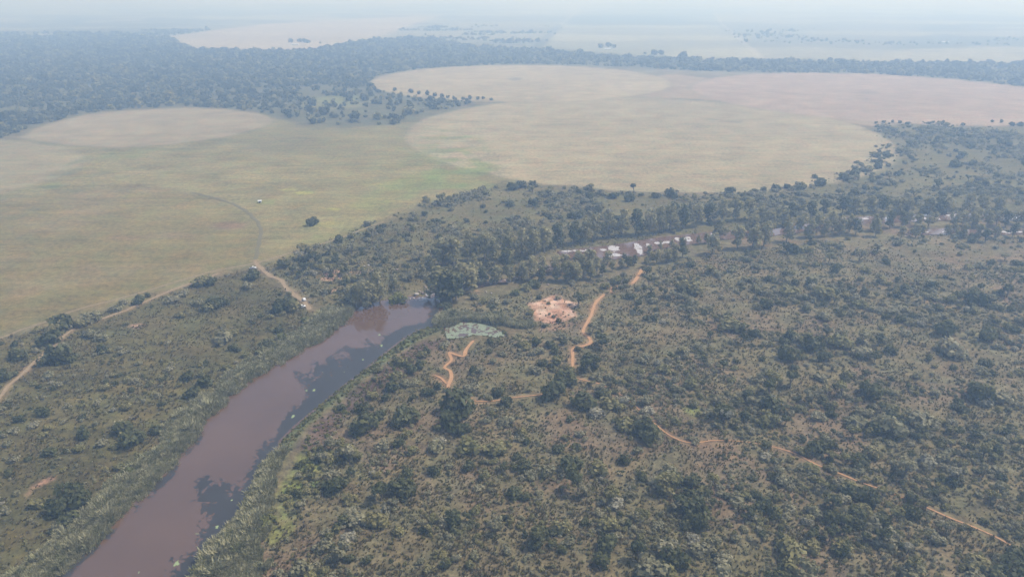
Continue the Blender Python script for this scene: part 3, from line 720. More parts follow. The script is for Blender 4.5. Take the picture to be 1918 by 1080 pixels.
def write_labels():
    rec = []
    for o, look, px, py in PENDING:
        dx, dy = px - LXY[:, 0], (py - LXY[:, 1]) * 1.4
        d = np.hypot(dx, dy); k = int(d.argmin())
        side = ('right of' if dx[k] > 0 else 'left of') if abs(dx[k]) > abs(dy[k]) else ('below' if dy[k] > 0 else 'above')
        rec.append([o, look, side, k, d[k]])
    groups = {}
    for r_ in rec: groups.setdefault((r_[1], r_[2], r_[3]), []).append(r_)
    for (look, side, k), g in groups.items():
        g.sort(key=lambda r_: r_[4])
        base = f'{look} {side} the {LANDMARKS[k][0]}'
        for i, r_ in enumerate(g): r_[0]['label'] = base if len(g) == 1 else f'{base}, {ORD[i]}'
CNAME = {'d': 'dark green', 'o': 'olive green', 'g': 'grey-green', 's': 'pale silvery', 'y': 'yellow-green', 'u': 'dull olive'}

def plant(kind, variant, x, y, w, h, look, cat, group, names=('foliage', 'stem'), px=None, py=None):
    """a plant as a thing: an Empty at its foot with foliage and stem as children"""
    e = bpy.data.objects.new(kind, None); COL.objects.link(e)
    z = float(height(np.array([x]), np.array([y]))[0])
    e.location = (x, y, z); e.rotation_euler = (0, 0, rng.random() * 6.283); e.scale = (w, w, h)
    e.empty_display_size = 0.1
    add_obj(names[0], variant[0], e); add_obj(names[1], variant[1], e)
    tag(e, None, cat, group)
    if px is None: px, py, _ = to_px(x, y)
    want_label(e, look, px, py)
    return e

def simple_plant(kind, variant, x, y, w, h, look, cat, group):
    o = add_obj(kind, variant[2]); z = float(height(np.array([x]), np.array([y]))[0])
    o.location = (x, y, z); o.rotation_euler = (0, 0, rng.random() * 6.283); o.scale = (w, w, h)
    tag(o, None, cat, group); px, py, _ = to_px(x, y); want_label(o, look, px, py)
    return o

def scatter_stuff(name, pts, size, meshes, label, zoff=0.0, flat=1.0):
    """what nobody could count, as one object: points that each carry one of a few plant meshes"""
    n = len(pts)
    z = height(pts[:, 0], pts[:, 1]) + zoff
    me = bpy.data.meshes.new(name); me.vertices.add(n)
    me.vertices.foreach_set('co', np.column_stack([pts, z]).astype(np.float32).ravel())
    r = np.random.default_rng(n)
    sc = np.column_stack([size, size * (0.85 + 0.3 * r.random(n)), size * flat * (0.75 + 0.5 * r.random(n))]).astype(np.float32)
    a = me.attributes.new('grow', 'FLOAT_VECTOR', 'POINT'); a.data.foreach_set('vector', sc.ravel())
    a = me.attributes.new('turn', 'FLOAT_VECTOR', 'POINT'); a.data.foreach_set('vector', np.column_stack([np.zeros(n), np.zeros(n), r.random(n) * 6.283]).astype(np.float32).ravel())
    a = me.attributes.new('pick', 'INT', 'POINT'); a.data.foreach_set('value', r.integers(0, len(meshes), n).astype(np.int32))
    o = add_obj(name, me)
    ng = bpy.data.node_groups.new('grow_' + name, 'GeometryNodeTree')
    ng.interface.new_socket('Geometry', in_out='INPUT', socket_type='NodeSocketGeometry')
    ng.interface.new_socket('Geometry', in_out='OUTPUT', socket_type='NodeSocketGeometry')
    gi, go = ng.nodes.new('NodeGroupInput'), ng.nodes.new('NodeGroupOutput')
    ip = ng.nodes.new('GeometryNodeInstanceOnPoints'); jn = ng.nodes.new('GeometryNodeJoinGeometry')
    for m_ in meshes:
        src = bpy.data.objects.new('plant_shape', m_)
        oi = ng.nodes.new('GeometryNodeObjectInfo'); oi.inputs['Object'].default_value = src; oi.inputs['As Instance'].default_value = True
        ng.links.new(oi.outputs['Geometry'], jn.inputs[0])
    def attr(nm, dt):
        q = ng.nodes.new('GeometryNodeInputNamedAttribute'); q.data_type = dt; q.inputs['Name'].default_value = nm
        return q.outputs[0]
    ng.links.new(gi.outputs[0], ip.inputs['Points']); ng.links.new(jn.outputs[0], ip.inputs['Instance'])
    ip.inputs['Pick Instance'].default_value = True
    ng.links.new(attr('pick', 'INT'), ip.inputs['Instance Index'])
    ng.links.new(attr('turn', 'FLOAT_VECTOR'), ip.inputs['Rotation'])
    ng.links.new(attr('grow', 'FLOAT_VECTOR'), ip.inputs['Scale'])
    ng.links.new(ip.outputs[0], go.inputs[0])
    md = o.modifiers.new('grow', 'NODES'); md.node_group = ng
    return tag(o, label, kind='stuff')

# --- bushes read off the photograph: centre x, centre y, width in photo pixels, leaf colour
HAND = """587 412 26 d;572 462 30 o;574 482 24 d;530 492 26 d;635 445 22 d;660 440 18 o;473 513 32 d;460 517 20 o;462 533 24 g;380 520 40 o;395 524 28 d;405 563 40 d;392 568 34 o;420 562 24 d;
538 565 46 d;525 572 34 d;552 570 34 o;337 587 20 o;233 562 22 g;260 560 24 d;277 551 12 d;217 573 26 g;323 557 30 g;345 545 26 g;117 600 44 d;100 612 30 o;93 630 42 d;170 590 40 g;155 602 30 o;167 620 32 g;
190 628 26 g;70 613 20 o;37 660 36 d;110 663 48 d;92 670 34 d;128 668 30 d;5 703 30 d;423 623 46 g;440 620 24 o;193 657 16 o;230 657 20 g;315 640 14 g;437 648 20 d;503 643 34 d;490 650 26 o;530 627 24 y;573 595 22 y;
427 683 22 o;377 697 20 o;350 703 26 d;385 712 30 d;253 710 22 g;90 697 26 g;460 660 20 o;360 733 30 d;167 727 18 o;147 730 12 g;155 757 14 o;127 757 18 g;198 772 10 o;155 782 14 d;119 790 12 g;88 800 16 o;80 812 20 o;
155 812 28 d;28 803 22 g;2 810 16 d;3 763 18 g;153 830 10 o;230 800 40 d;250 818 46 d;236 812 30 o;290 802 28 d;217 832 24 o;193 827 26 g;132 925 60 d;150 935 44 d;108 948 40 d;133 967 42 d;113 983 30 g;73 937 34 o;197 877 14 o;
240 880 26 y;225 872 22 o;120 877 16 o;10 953 26 g;590 837 15 o;613 850 34 o;637 840 28 g;630 903 42 d;645 895 30 o;533 928 20 o;540 943 16 o;560 887 18 g;545 915 22 y;578 872 22 y;560 940 18 y;600 848 22 d;572 900 16 o;502 970 36 y;509 952 24 o;495 985 20 y;
807 733 20 d;857 753 58 d;847 785 44 d;860 800 34 d;877 830 44 o;933 830 48 o;877 870 26 d;947 783 32 g;950 750 28 d;917 743 18 o;1090 748 48 d;1033 733 42 d;1117 770 32 s;1173 790 38 o;1217 807 46 d;1200 800 36 d;1207 780 30 g;1140 753 34 o;
1167 747 28 s;1215 765 24 s;677 760 28 d;680 790 46 d;665 800 30 o;763 777 44 d;745 785 30 o;650 837 40 o;717 827 32 g;747 823 28 d;773 840 26 o;813 833 34 g;750 903 44 d;768 915 36 d;735 915 26 g;813 877 28 d;842 870 18 g;973 817 24 g;1057 817 14 o;
1095 820 15 g;1047 837 26 d;1070 867 40 d;1055 878 30 g;1170 857 28 d;1193 840 22 g;1120 873 36 o;1253 880 40 g;1262 895 34 d;1275 940 34 d;963 920 32 d;985 925 28 d;903 893 16 d;897 910 22 g;842 912 12 d;847 970 34 d;830 975 24 g;670 967 40 g;
707 967 38 o;720 955 24 g;890 953 26 o;947 967 18 d;870 983 20 g;1013 997 36 d;1053 983 34 o;1007 1017 28 d;1063 1010 28 g;1097 975 22 d;1140 977 36 o;1133 1012 42 d;1128 1045 36 d;837 1050 30 d;830 1035 20 o;1220 1053 58 g;1263 1040 46 d;1250 1062 40 o;
950 1027 22 g;857 1043 20 g;803 1063 24 o;887 1037 24 g;1625 733 40 d;1525 835 36 d;1501 840 28 o;1608 863 36 d;1595 920 38 d;1625 927 36 d;1580 930 30 g;1708 930 28 d;1431 947 36 d;1415 955 26 o;1481 947 30 g;1391 923 28 o;1298 900 34 d;1292 925 36 d;
1302 950 44 d;1308 975 40 d;1662 793 54 g;1640 800 34 d;1725 783 46 g;1858 827 30 d;1838 733 50 d;1870 740 36 g;1445 753 42 d;1425 748 30 g;1605 787 38 g;1511 967 26 o;1478 1025 50 o;1518 1018 36 o;1575 1020 36 o;1655 973 38 d;1658 1007 40 g;1825 1045 46 o;
1888 1060 56 d;1905 1035 40 d;1481 1062 38 o;1351 1040 34 g;1318 1020 42 g;1298 1005 30 s;1301 822 22 g;1295 537 40 o;1283 542 26 d;1565 503 26 d;1518 527 20 d;1478 540 34 o;1538 547 40 o;1595 540 18 d;1611 567 28 o;1825 557 36 d;1851 560 26 d;1891 577 18 d;
1435 567 32 d;1420 572 20 o;1541 587 30 g;1571 637 42 o;1521 643 38 d;1478 663 34 d;1495 630 28 o;1365 603 42 o;1385 612 30 d;1615 657 36 g;1668 653 28 d;1771 613 40 d;1695 620 24 g;1845 627 34 d;1781 650 48 g;1901 617 20 d;1428 670 14 d;
1060 705 38 d;1050 715 34 d;1068 690 20 o;1045 670 20 d;1015 680 24 d;1002 690 26 g;1030 645 20 d;1040 655 22 d;1055 640 16 d;1082 652 16 d;1100 665 22 d;1003 640 24 d;985 645 26 o;1010 655 24 g;965 632 14 o;1047 600 12 d;1198 566 14 d;1200 582 14 d;
1107 608 10 d;1020 610 12 d;1150 538 12 d;775 712 22 g;820 722 18 d;800 730 22 d;758 712 26 g;742 700 28 o;735 720 30 d;770 690 26 d;785 680 24 d;760 680 18 d;700 735 28 o;722 742 20 d;640 760 22 d;800 655 18 d;830 648 16 o;885 692 20 d;898 690 22 g;
925 675 18 g;940 660 20 g;745 553 34 y;838 572 22 d;828 567 18 o;690 562 20 o;640 566 30 o;655 560 24 d;1220 522 10 d;1172 522 14 g;1045 555 14 g;1010 555 12 d;955 520 14 g;965 545 20 y;985 535 24 o;1000 530 26 d;925 560 26 g;905 560 20 o;950 562 18 g;
930 585 12 d;975 590 16 g;872 583 12 d;1248 553 14 g;1330 505 20 g;1395 520 20 o;1480 463 30 d;1510 463 28 o;1370 500 24 g;920 186 8 d;795 400 14 d;822 442 14 d;765 440 16 d;718 423 12 d;708 425 10 d;800 370 20 o;875 360 24 g;905 385 12 d;955 380 20 d;
945 375 14 o;1000 377 24 d;1012 372 16 o;960 348 26 d;975 345 20 d;998 343 18 d;1030 350 14 o;1070 355 14 g;1100 350 22 o;1105 365 22 d;1150 365 22 d;1180 370 22 d;1230 365 18 d;1255 360 24 d;1265 385 20 d;1368 355 22 d;1030 407 10 d;1085 400 22 d;1070 403 18 d;
910 395 10 d;910 415 10 d;875 413 10 d;690 440 14 d;680 473 14 d;722 487 16 d;740 492 14 g;630 484 18 d;610 495 16 o;640 500 14 o;575 500 20 o;555 500 16 g;600 490 10 d;1452 350 18 d;1475 348 16 d;1500 348 22 d;1535 340 24 d;1580 328 24 d;1600 322 22 d;1625 315 22 o;
1680 325 14 d;1645 310 20 d;1660 290 16 d;1800 290 18 d;1790 305 24 d;1880 266 24 d;1840 262 18 o;1860 285 10 d;1815 255 10 d"""

mark = []          # (px, py, width px, colour) of the hand read bushes
for item in HAND.replace('\n', '').split(';'):
    a, b, c, d = item.split(); mark.append((float(a), float(b), float(c), d))
bushes = []        # x, y, width, height, colour of every bush
for px, py, w, c in mark:
    _, _, dep = to_px(*gp(px, py))
    wm = w * dep / FPX * (1.15 if w >= 34 and px > 600 else 1.0); hm = wm * (0.72 + 0.2 * rng.random())
    ang = math.atan2(H, dep)
    fx, fy = gp(px, py + 0.36 * w * 0.8)
    bushes.append((float(fx), float(fy), float(wm), float(hm), c, 1))

def density(x, y):
    """how much of the ground plants cover, and the typical plant size, at points of the plain"""
    cov = np.zeros(len(x)); size = np.full(len(x), 2.6)
    px, py, dep = to_px(x, y)
    def put(P, c, s, soft=4, jit=4):
        m = mask(x, y, P, soft, jit, 14) > rng.random(len(x))
        cov[m] = c; size[m] = s
    put(LEFT_BANK, 0.07, 1.7); put(NE_SCRUB, 0.30, 2.5, 8, 8); put(NE_DENSE, 0.62, 4.2, 6, 6); put(SLOPE, 0.44, 2.5, 3, 3)
    sl = mask(x, y, SLOPE, 3, 0) > 0.5
    def blob(e, f): cov[:] = np.where(px_mask(x, y, e) > 0.5, cov * f, cov)
    cl = (0.12 + 1.75 * sstep(0.40, 0.63, fbm(x, y, 38, 131, 3))) * (0.35 + 1.25 * sstep(0.35, 0.65, fbm(x, y, 10, 137, 2)))
    cov *= cl
    cov[sl] *= np.clip(0.45 + 0.9 * sstep(1050, 1350, px[sl]) * sstep(500, 640, py[sl]), 0.45, 1.35)
    for e in ((1375, 990, 40, 90), (740, 1040, 110, 60), (820, 940, 70, 40), (1035, 800, 40, 22), (1080, 790, 60, 20), (880, 900, 60, 22), (1120, 570, 70, 45), (1040, 580, 50, 35), (1700, 490, 90, 25), (1640, 560, 50, 22),
              (1490, 715, 40, 22), (1590, 715, 50, 16), (1850, 665, 50, 14), (1400, 635, 30, 10), (930, 720, 60, 20), (1290, 775, 40, 14), (560, 1020, 60, 50), (610, 960, 50, 30), (1720, 840, 50, 25), (1250, 600, 60, 30)): blob(e, 0.22)
    for e in ((1550, 640, 90, 40), (1680, 790, 120, 40), (1440, 760, 110, 50), (1340, 880, 70, 30), (1780, 900, 120, 60), (1500, 1000, 160, 70), (1850, 560, 60, 25), (1250, 720, 80, 30), (1160, 650, 60, 25), (1000, 660, 50, 25), (1480, 560, 90, 30)): blob(e, 1.6)
    for P in [POOL, POND] + STREAM: cov[sdist(x, y, P, True, 20) < 2] = 0
    for k_, P in list(TRACKS.items()) + list(PATHS.items()):
        near = sdist(x, y, G(P), False, 20) < (1.4 if k_ == 'lower_footpath' else 2.3)
        if k_ == 'lower_footpath': near &= bare_stretch(x, y) > 0.5
        cov[near] = 0
    cov[mask(x, y, BARE[0], 1, 0) > 0.4] *= 0.08
    return np.clip(cov, 0, 0.85), size

# random plants of the scrub
N = 210000
th = rng.uniform(-46, 46, N); rr = np.sqrt(rng.uniform(170 ** 2, 1330 ** 2, N))
x, y = rr * np.sin(np.radians(th)), rr * np.cos(np.radians(th))
px, py, dep = to_px(x, y)
ok = (px > -60) & (px < 1980) & (py < 1180); x, y, px, py, dep = x[ok], y[ok], px[ok], py[ok], dep[ok]
area_each = (92 / 360 * math.pi * (1330 ** 2 - 170 ** 2)) / N
cov, size = density(x, y)
w = np.minimum(size * np.exp(rng.normal(size=len(x)) * 0.62), 8.5)
keep = rng.random(len(x)) < cov * area_each / (0.785 * (size * 1.36) ** 2)
x, y, w, px, py, dep = x[keep], y[keep], w[keep], px[keep], py[keep], dep[keep]
pick = rng.random(len(x)); patch = fbm(x, y, 55, 151, 2)
cls = np.where(pick < 0.22, 'd', np.where(pick < 0.56, 'o', np.where(pick < 0.95, 'g', 's')))
cls = np.where((patch > 0.55) & (cls == 'o'), 'd', cls)
left = mask(x, y, LEFT_BANK, 2, 0) > 0.5
cls = np.where(left & (cls == 's'), 'o', cls)
form = np.where((rng.random(len(x)) < 0.22) & ~left, 1, 0)     # 1: small tree on a stem
apparent = w / dep * FPX
print('scrub plants', len(x))

SIZE = lambda a: 'large' if a > 38 else ('small' if a < 19 else 'middling')
order = np.argsort(-apparent)
single = np.zeros(len(x), bool)
n_hand_bush = len(bushes)
lim = {('bush', 'd'): 298 - 0, 'shrub': 295, 'tree': 280}
# dark bushes and hand read ones share the kind "bush"; pale ones are "shrub"; stemmed ones "small tree"
hand_px = sorted([(b[2] / to_px(b[0], b[1])[2] * FPX, i) for i, b in enumerate(bushes)], reverse=True)
count = {'bush': 0, 'shrub': 0, 'small tree': 0}
def make_bush(xx, yy, wm, hm, c, ap):
    look = f'{SIZE(ap)} {CNAME[c]} '
    if c in 'dy' or (c == 'o'):
        if count['bush'] >= 298: return False
        count['bush'] += 1
        plant('bush', BUSH[c][int(rng.integers(7))], xx, yy, wm, hm * (1.35 if c == 'd' else 1.05), look + 'bush', 'bush', 'bushes dotted over the savanna')
    else:
        if count['shrub'] >= 298: return False
        count['shrub'] += 1
        plant('shrub', BUSH[c][int(rng.integers(7))], xx, yy, wm, hm * 1.0, look + 'shrub', 'shrub', 'pale shrubs of the scrub')
    return True
spare = []
for ap, i in hand_px:
    b = bushes[i]
    if not make_bush(b[0], b[1], b[2], b[3], b[4], ap): spare.append((b[0], b[1], b[2], b[4]))
for i in order:
    if form[i]:
        if count['small tree'] >= 280: continue
        count['small tree'] += 1; single[i] = True
        c = cls[i]
        plant('small_tree', UMB[c][int(rng.integers(5))], x[i], y[i], w[i] * 1.15, w[i] * (1.1 + 0.4 * rng.random()), f'{SIZE(apparent[i])} {CNAME[c]} stemmed tree', 'small tree', 'small savanna trees on bare stems', ('crown', 'trunk'))
    else:
        single[i] = make_bush(float(x[i]), float(y[i]), float(w[i]), float(w[i]) * (0.7 + 0.3 * rng.random()), cls[i], apparent[i])
print(count, 'spare', len(spare))
rest = ~single
def rest_stuff(name, sel, table, label):
    # one object per kind; the colours are told apart inside it by picking among the shapes
    mm = []
    for c, k in table: mm += [v[2] for v in (UMB if name == 'small_trees' else BUSH)[c][:k]]
    p = np.column_stack([x[sel], y[sel]]); s = w[sel]
    if name == 'bushes' and spare:
        p = np.vstack([p, [(q[0], q[1]) for q in spare]]); s = np.concatenate([s, [q[2] for q in spare]])
    if len(p): scatter_stuff(name, p, s, mm, label)
rest_stuff('bushes', rest & (form == 0) & np.isin(cls, ['d', 'o', 'y']), (('d', 5), ('o', 5)), 'smaller green bushes massed over the scrub')
rest_stuff('shrubs', rest & (form == 0) & np.isin(cls, ['g', 's']), (('g', 7), ('s', 1)), 'smaller grey-green shrubs massed over the scrub')
rest_stuff('small_trees', rest & (form == 1), (('d', 3), ('o', 3), ('g', 4)), 'smaller stemmed trees massed over the scrub')

N = 150000
th = rng.uniform(-46, 46, N); r_ = 170 + (900 - 170) * rng.random(N) ** 1.1
lx, ly = r_ * np.sin(np.radians(th)), r_ * np.cos(np.radians(th)); lpx, lpy, _ = to_px(lx, ly)
q = (lpx > -30) & (lpx < 1950) & (lpy < 1110); lx, ly = lx[q], ly[q]
cv, _ = density(lx, ly)
pr = np.clip(0.08 + 0.9 * cv, 0, 0.55) * (cv > 0) * np.where(mask(lx, ly, LEFT_BANK, 2, 0) > 0.5, 0.75, 1.0)
for e in ((560, 905, 40, 50), (590, 860, 40, 25), (530, 990, 30, 40)): pr[px_mask(lx, ly, e) > 0.4] *= 0.25
q = rng.random(len(lx)) < pr; lx, ly = lx[q], ly[q]; print('low scrub', len(lx))
scatter_stuff('low_scrub', np.column_stack([lx, ly]), 1.25 * np.exp(rng.normal(size=len(lx)) * 0.35), [v[2] for v in BUSH['g'][:4] + BUSH['o'][:4]], 'knee-high grey-olive scrub between the bushes')

# --- tall trees along the river
TALL = """830 500 58;850 497 60;880 490 62;905 488 56;925 494 50;950 487 60;975 480 58;1000 478 55;1020 470 52;1045 464 50;1070 457 48;1095 452 46;1115 449 48;1140 445 50;1165 441 52;1190 438 50;1215 436 48;1235 434 50;1255 432 52;1280 428 50;1300 422 46;
1325 418 44;1350 416 46;1378 414 44;1400 412 42;790 517 24;770 524 20;808 512 34;860 520 36;890 512 40;1085 500 34;1105 497 36;1060 506 36;1040 512 38;1020 515 34;1000 520 44;975 520 40;950 506 46;1140 494 26;1060 522 42;1090 517 44;1118 512 34;1160 502 22;1188 496 20;
1215 492 24;1245 488 30;1280 484 40;1300 482 44;1330 474 44;1355 470 46;1382 468 48;1405 466 50;1430 462 52;1455 458 48;1472 452 40;1345 445 40;1370 440 42;1410 438 44;1440 430 40;1470 424 36;1500 436 34;1530 434 36;1560 432 36;1590 434 38;1615 432 36;1640 432 34;
1665 428 34;1690 424 30;1720 424 26;1520 410 34;1545 404 34;1575 402 36;1600 400 34;1630 398 34;1655 397 32;1690 397 30;1735 398 36;1755 397 38;1775 397 34;1810 395 36;1840 396 34;1870 396 34;1900 398 36;1930 398 38;1790 424 30;1820 424 32;1850 424 34;1880 424 34;1790 438 24;
1910 422 30;828 562 66;845 565 62;858 560 54;815 558 50;872 545 58;886 535 52;655 572 36;668 572 44;685 570 52;700 566 40;712 562 58;738 543 26;1645 418 26;1675 412 24;1705 418 24;1480 412 34;1455 418 36;1425 424 38;1045 524 36;1075 526 40;1105 522 36;1130 514 26;1148 506 22;1172 500 24;1208 498 22;1230 494 30;1262 488 34;955 528 34;930 530 36;905 528 38;985 528 30;1015 528 34;1485 446 34;1515 444 36;1545 443 34;1575 442 36;1605 441 34;1635 440 34;1665 436 30;1685 446 26;1715 445 26;1745 445 28;1775 446 26;1805 445 28;1835 446 28;1865 446 28;1895 445 28;1920 446 28;1500 424 32;1530 421 32;1560 420 30;1590 420 32;1620 419 30;1735 424 30;1765 423 30;1805 422 30;1835 422 32;1865 422 30;1895 422 30;1920 423 30;1945 424 30;1715 436 22;1775 437 22;1735 436 20;1750 412 20;1780 413 18;1850 413 18;1700 398 30;1675 397 30;1110 483 17;1135 485 16;1172 485 15;1216 472 18;1236 468 17;1257 465 18;1276 462 18;1310 458 18;1080 482 16;1325 456 20"""
for item in TALL.replace('\n', '').split(';'):
    a, b, hpx = map(float, item.split())
    fx, fy = gp(a, b); fx, fy = float(fx) + rng.normal() * 0.8, float(fy) + rng.normal() * 1.5
    _, _, dep_ = to_px(fx, fy)
    hm = hpx * dep_ / FPX / cP * (0.88 if b < 530 else 0.95)
    if a > 1290 and rng.random() < 0.16: continue
    c = 'd' if rng.random() < 0.12 else 'u'
    wm = hm * (1.0 if hpx > 45 else 1.15) * (0.9 + 0.25 * rng.random())
    if b > 530 and a > 800: wm *= 1.25
    plant('river_tree', GUM[c][int(rng.integers(7))], fx, fy, wm, hm, ('tall ' if hpx > 45 else 'shorter ') + CNAME[c] + ' river tree', 'tree', 'tall trees lining the river', ('crown', 'trunk'), a, b)

# --- far woodland, one mass
N = 170000
th = rng.uniform(-44, 42, N); rr = np.sqrt(rng.uniform(900 ** 2, 4300 ** 2, N))
x, y = rr * np.sin(np.radians(th)), rr * np.cos(np.radians(th)); px, py, dep = to_px(x, y)
ok = (px > -40) & (px < 1960); x, y, py, px = x[ok], y[ok], py[ok], px[ok]
m = mask(x, y, WOOD, 6, 6, 30); thin = mask(x, y, WOOD_THIN, 20, 20, 60)
cl = (0.15 + 1.0 * sstep(0.32, 0.58, fbm(x, y, 70, 161, 4))) * (0.65 + 0.5 * sstep(0.35, 0.6, fbm(x, y, 240, 163, 3)))
p = m * (1 - 0.72 * thin) * np.where(thin > 0.4, cl * 0.8 + 0.2, np.clip(cl + 0.1, 0, 0.9))
for cx, cy, r in CIRCLES: p[np.hypot(x - cx, y - cy) < r + 3] = 0
p[mask(x, y, F_LEFT, 1, 0) > 0.3] = 0
for P, _ in F_TOP: p[mask(x, y, P, 5, 0) > 0.5] = 0
# lines of trees and scattered ones farther on
p = np.maximum(p, (fbm(x, y * 2.5, 420, 171, 3) > 0.60) * (py < 100) * np.where(px < 1000, 0.22, 0.06) * (m < 0.1))
for P, _ in F_TOP[:2]: p[mask(x, y, P, 5, 0) > 0.5] = 0
p *= np.where(px > 1000, 0.7, 1.0)
k = rng.random(len(x)) < p
x, y = x[k], y[k]; print('woodland', len(x))
s = 9.0 * (0.6 + 0.8 * fbm(x, y, 90, 165, 3)) * np.exp(rng.normal(size=len(x)) * 0.33) * (1 + 0.15 * sstep(1500, 3000, y))
scatter_stuff('woodland', np.column_stack([x, y]), s, [v[2] for v in WOODT['w']] + [v[2] for v in WOODL['o'][:2]], 'blue-hazed woodland covering the far plain')

# --- trees one can tell apart on the edges of the far fields
FAR = """905 186 7;895 187 8;880 187 10;868 187 9;850 186 8;838 184 8;828 183 11;815 180 10;800 178 11;785 176 10;770 174 11;740 170 9;660 230 10;665 222 9;640 214 8;610 205 9;625 196 8;545 80 12;562 79 11;570 80 12;577 81 10;600 82 5;1125 90 12;1140 88 14;1150 90 10;
1208 102 7;1225 103 16;1238 103 13;1640 232 8;1655 230 8;1672 230 7;1685 231 8;1740 232 7;1765 231 8;1858 229 7;1875 230 8;1895 236 12;1910 236 14;1790 284 10;1795 298 12;1870 265 12;1885 267 12;1835 262 9;1850 262 8"""
for item in FAR.replace('\n', '').split(';'):
    a, b, wp = map(float, item.split()); fx, fy = gp(a, b); _, _, dep_ = to_px(float(fx), float(fy))
    wm = wp * dep_ / FPX * 0.95
    plant('field_edge_tree', WOODT['w'][int(rng.integers(5))], float(fx), float(fy), wm, wm * (0.95 + 0.3 * rng.random()), 'hazy distant tree', 'tree', 'far trees along the field edges', ('crown', 'trunk'), a, b)

# --- reeds along the banks
def fill(P, n, soft=1.0, jit=1.5):
    a, b = P.min(0), P.max(0); q = rng.random((n, 2)) * (b - a) + a
    return q[mask(q[:, 0], q[:, 1], P, soft, jit, 6) > rng.random(n)]
rp = np.vstack([fill(REEDS_LEFT, 52000, 2.2, 4.0), fill(REEDS_RIGHT, 15000, 2.5, 4.5), fill(REEDS_POND, 6000, 0.8, 0.5)])
inw = sdist(rp[:, 0], rp[:, 1], POOL, True, 20); rp = rp[(inw > -0.3 - 3.2 * sstep(0.5, 0.75, fbm(rp[:, 0], rp[:, 1], 8, 183, 2)))]
rs = 2.1 * np.exp(rng.normal(size=len(rp)) * 0.25) * (0.35 + 1.25 * fbm(rp[:, 0], rp[:, 1], 9, 181, 3))
print('reeds', len(rp))
M_REED2 = leaf_material('green_reed_blades', (0.17, 0.18, 0.075), (0.25, 0.24, 0.12), 0.3)
reed_meshes = [new_mesh('reed_clump', *reed_shape(s_), [M_REED if s_ < 5 else M_REED2]) for s_ in range(7)]
scatter_stuff('reeds', rp, rs, reed_meshes, 'grey-green reed beds along the pool and pond', 0.0, 1.15)

up = np.vstack([fill(GREEN_EDGE, 5200, 1.5, 1.5), fill(PURPLE_EDGE, 1500, 1.5, 1.5)])
a_, b_ = POND.min(0) - 4, POND.max(0) + 4; q = rng.random((1500, 2)) * (b_ - a_) + a_; dq = sdist(q[:, 0], q[:, 1], POND, True, 10)
up = np.vstack([up, q[(dq > -0.6) & (dq < 2.2) & (rng.random(1500) < 0.5)]])
up = up[sdist(up[:, 0], up[:, 1], POOL, True, 20) > -0.3]
scatter_stuff('undergrowth', up, 1.1 * np.exp(rng.normal(size=len(up)) * 0.4), [v[2] for v in BUSH['o'][:3] + BUSH['y'][:2] + BUSH['d'][:2]], 'low green undergrowth along the right bank of the pool')

# --- grass tufts of the near ground
N = 160000
th = rng.uniform(-46, 46, N); rr = 170 + (620 - 170) * rng.random(N) ** 1.15
gx, gy = rr * np.sin(np.radians(th)), rr * np.cos(np.radians(th)); px, py, _ = to_px(gx, gy)
inside = (px > -30) & (px < 1950) & (py < 1110)
gx, gy = gx[inside], gy[inside]
p = np.maximum(mask(gx, gy, SLOPE, 3, 3), np.maximum(mask(gx, gy, LEFT_BANK, 3, 3), mask(gx, gy, NE_SCRUB, 3, 3)))
p *= 0.25 + 0.75 * sstep(0.4, 0.65, fbm(gx, gy, 12, 191, 3))
for P in [POOL, POND] + STREAM: p[sdist(gx, gy, P, True, 20) < 1] = 0
for k_, P in list(TRACKS.items()) + list(PATHS.items()):
    near = sdist(gx, gy, G(P), False, 20) < 1.3
    if k_ == 'lower_footpath': near &= bare_stretch(gx, gy) > 0.5
    p[near] = 0
p[mask(gx, gy, BARE[0], 1, 0) > 0.4] *= 0.12
k = rng.random(len(gx)) < p; gx, gy = gx[k], gy[k]; print('grass', len(gx))
M_SEDGE = leaf_material('green_grass', (0.115, 0.110, 0.042), (0.165, 0.145, 0.062), 0.3)
tufts = [new_mesh('tuft', *tuft_shape(s_), [M_GRASS]) for s_ in range(3)] + [new_mesh('tuft', *tuft_shape(s_ + 9), [M_SEDGE]) for s_ in range(3)]
scatter_stuff('grass', np.column_stack([gx, gy]), 0.9 * np.exp(rng.normal(size=len(gx)) * 0.4), tufts, 'dry grass tufts between the bushes')

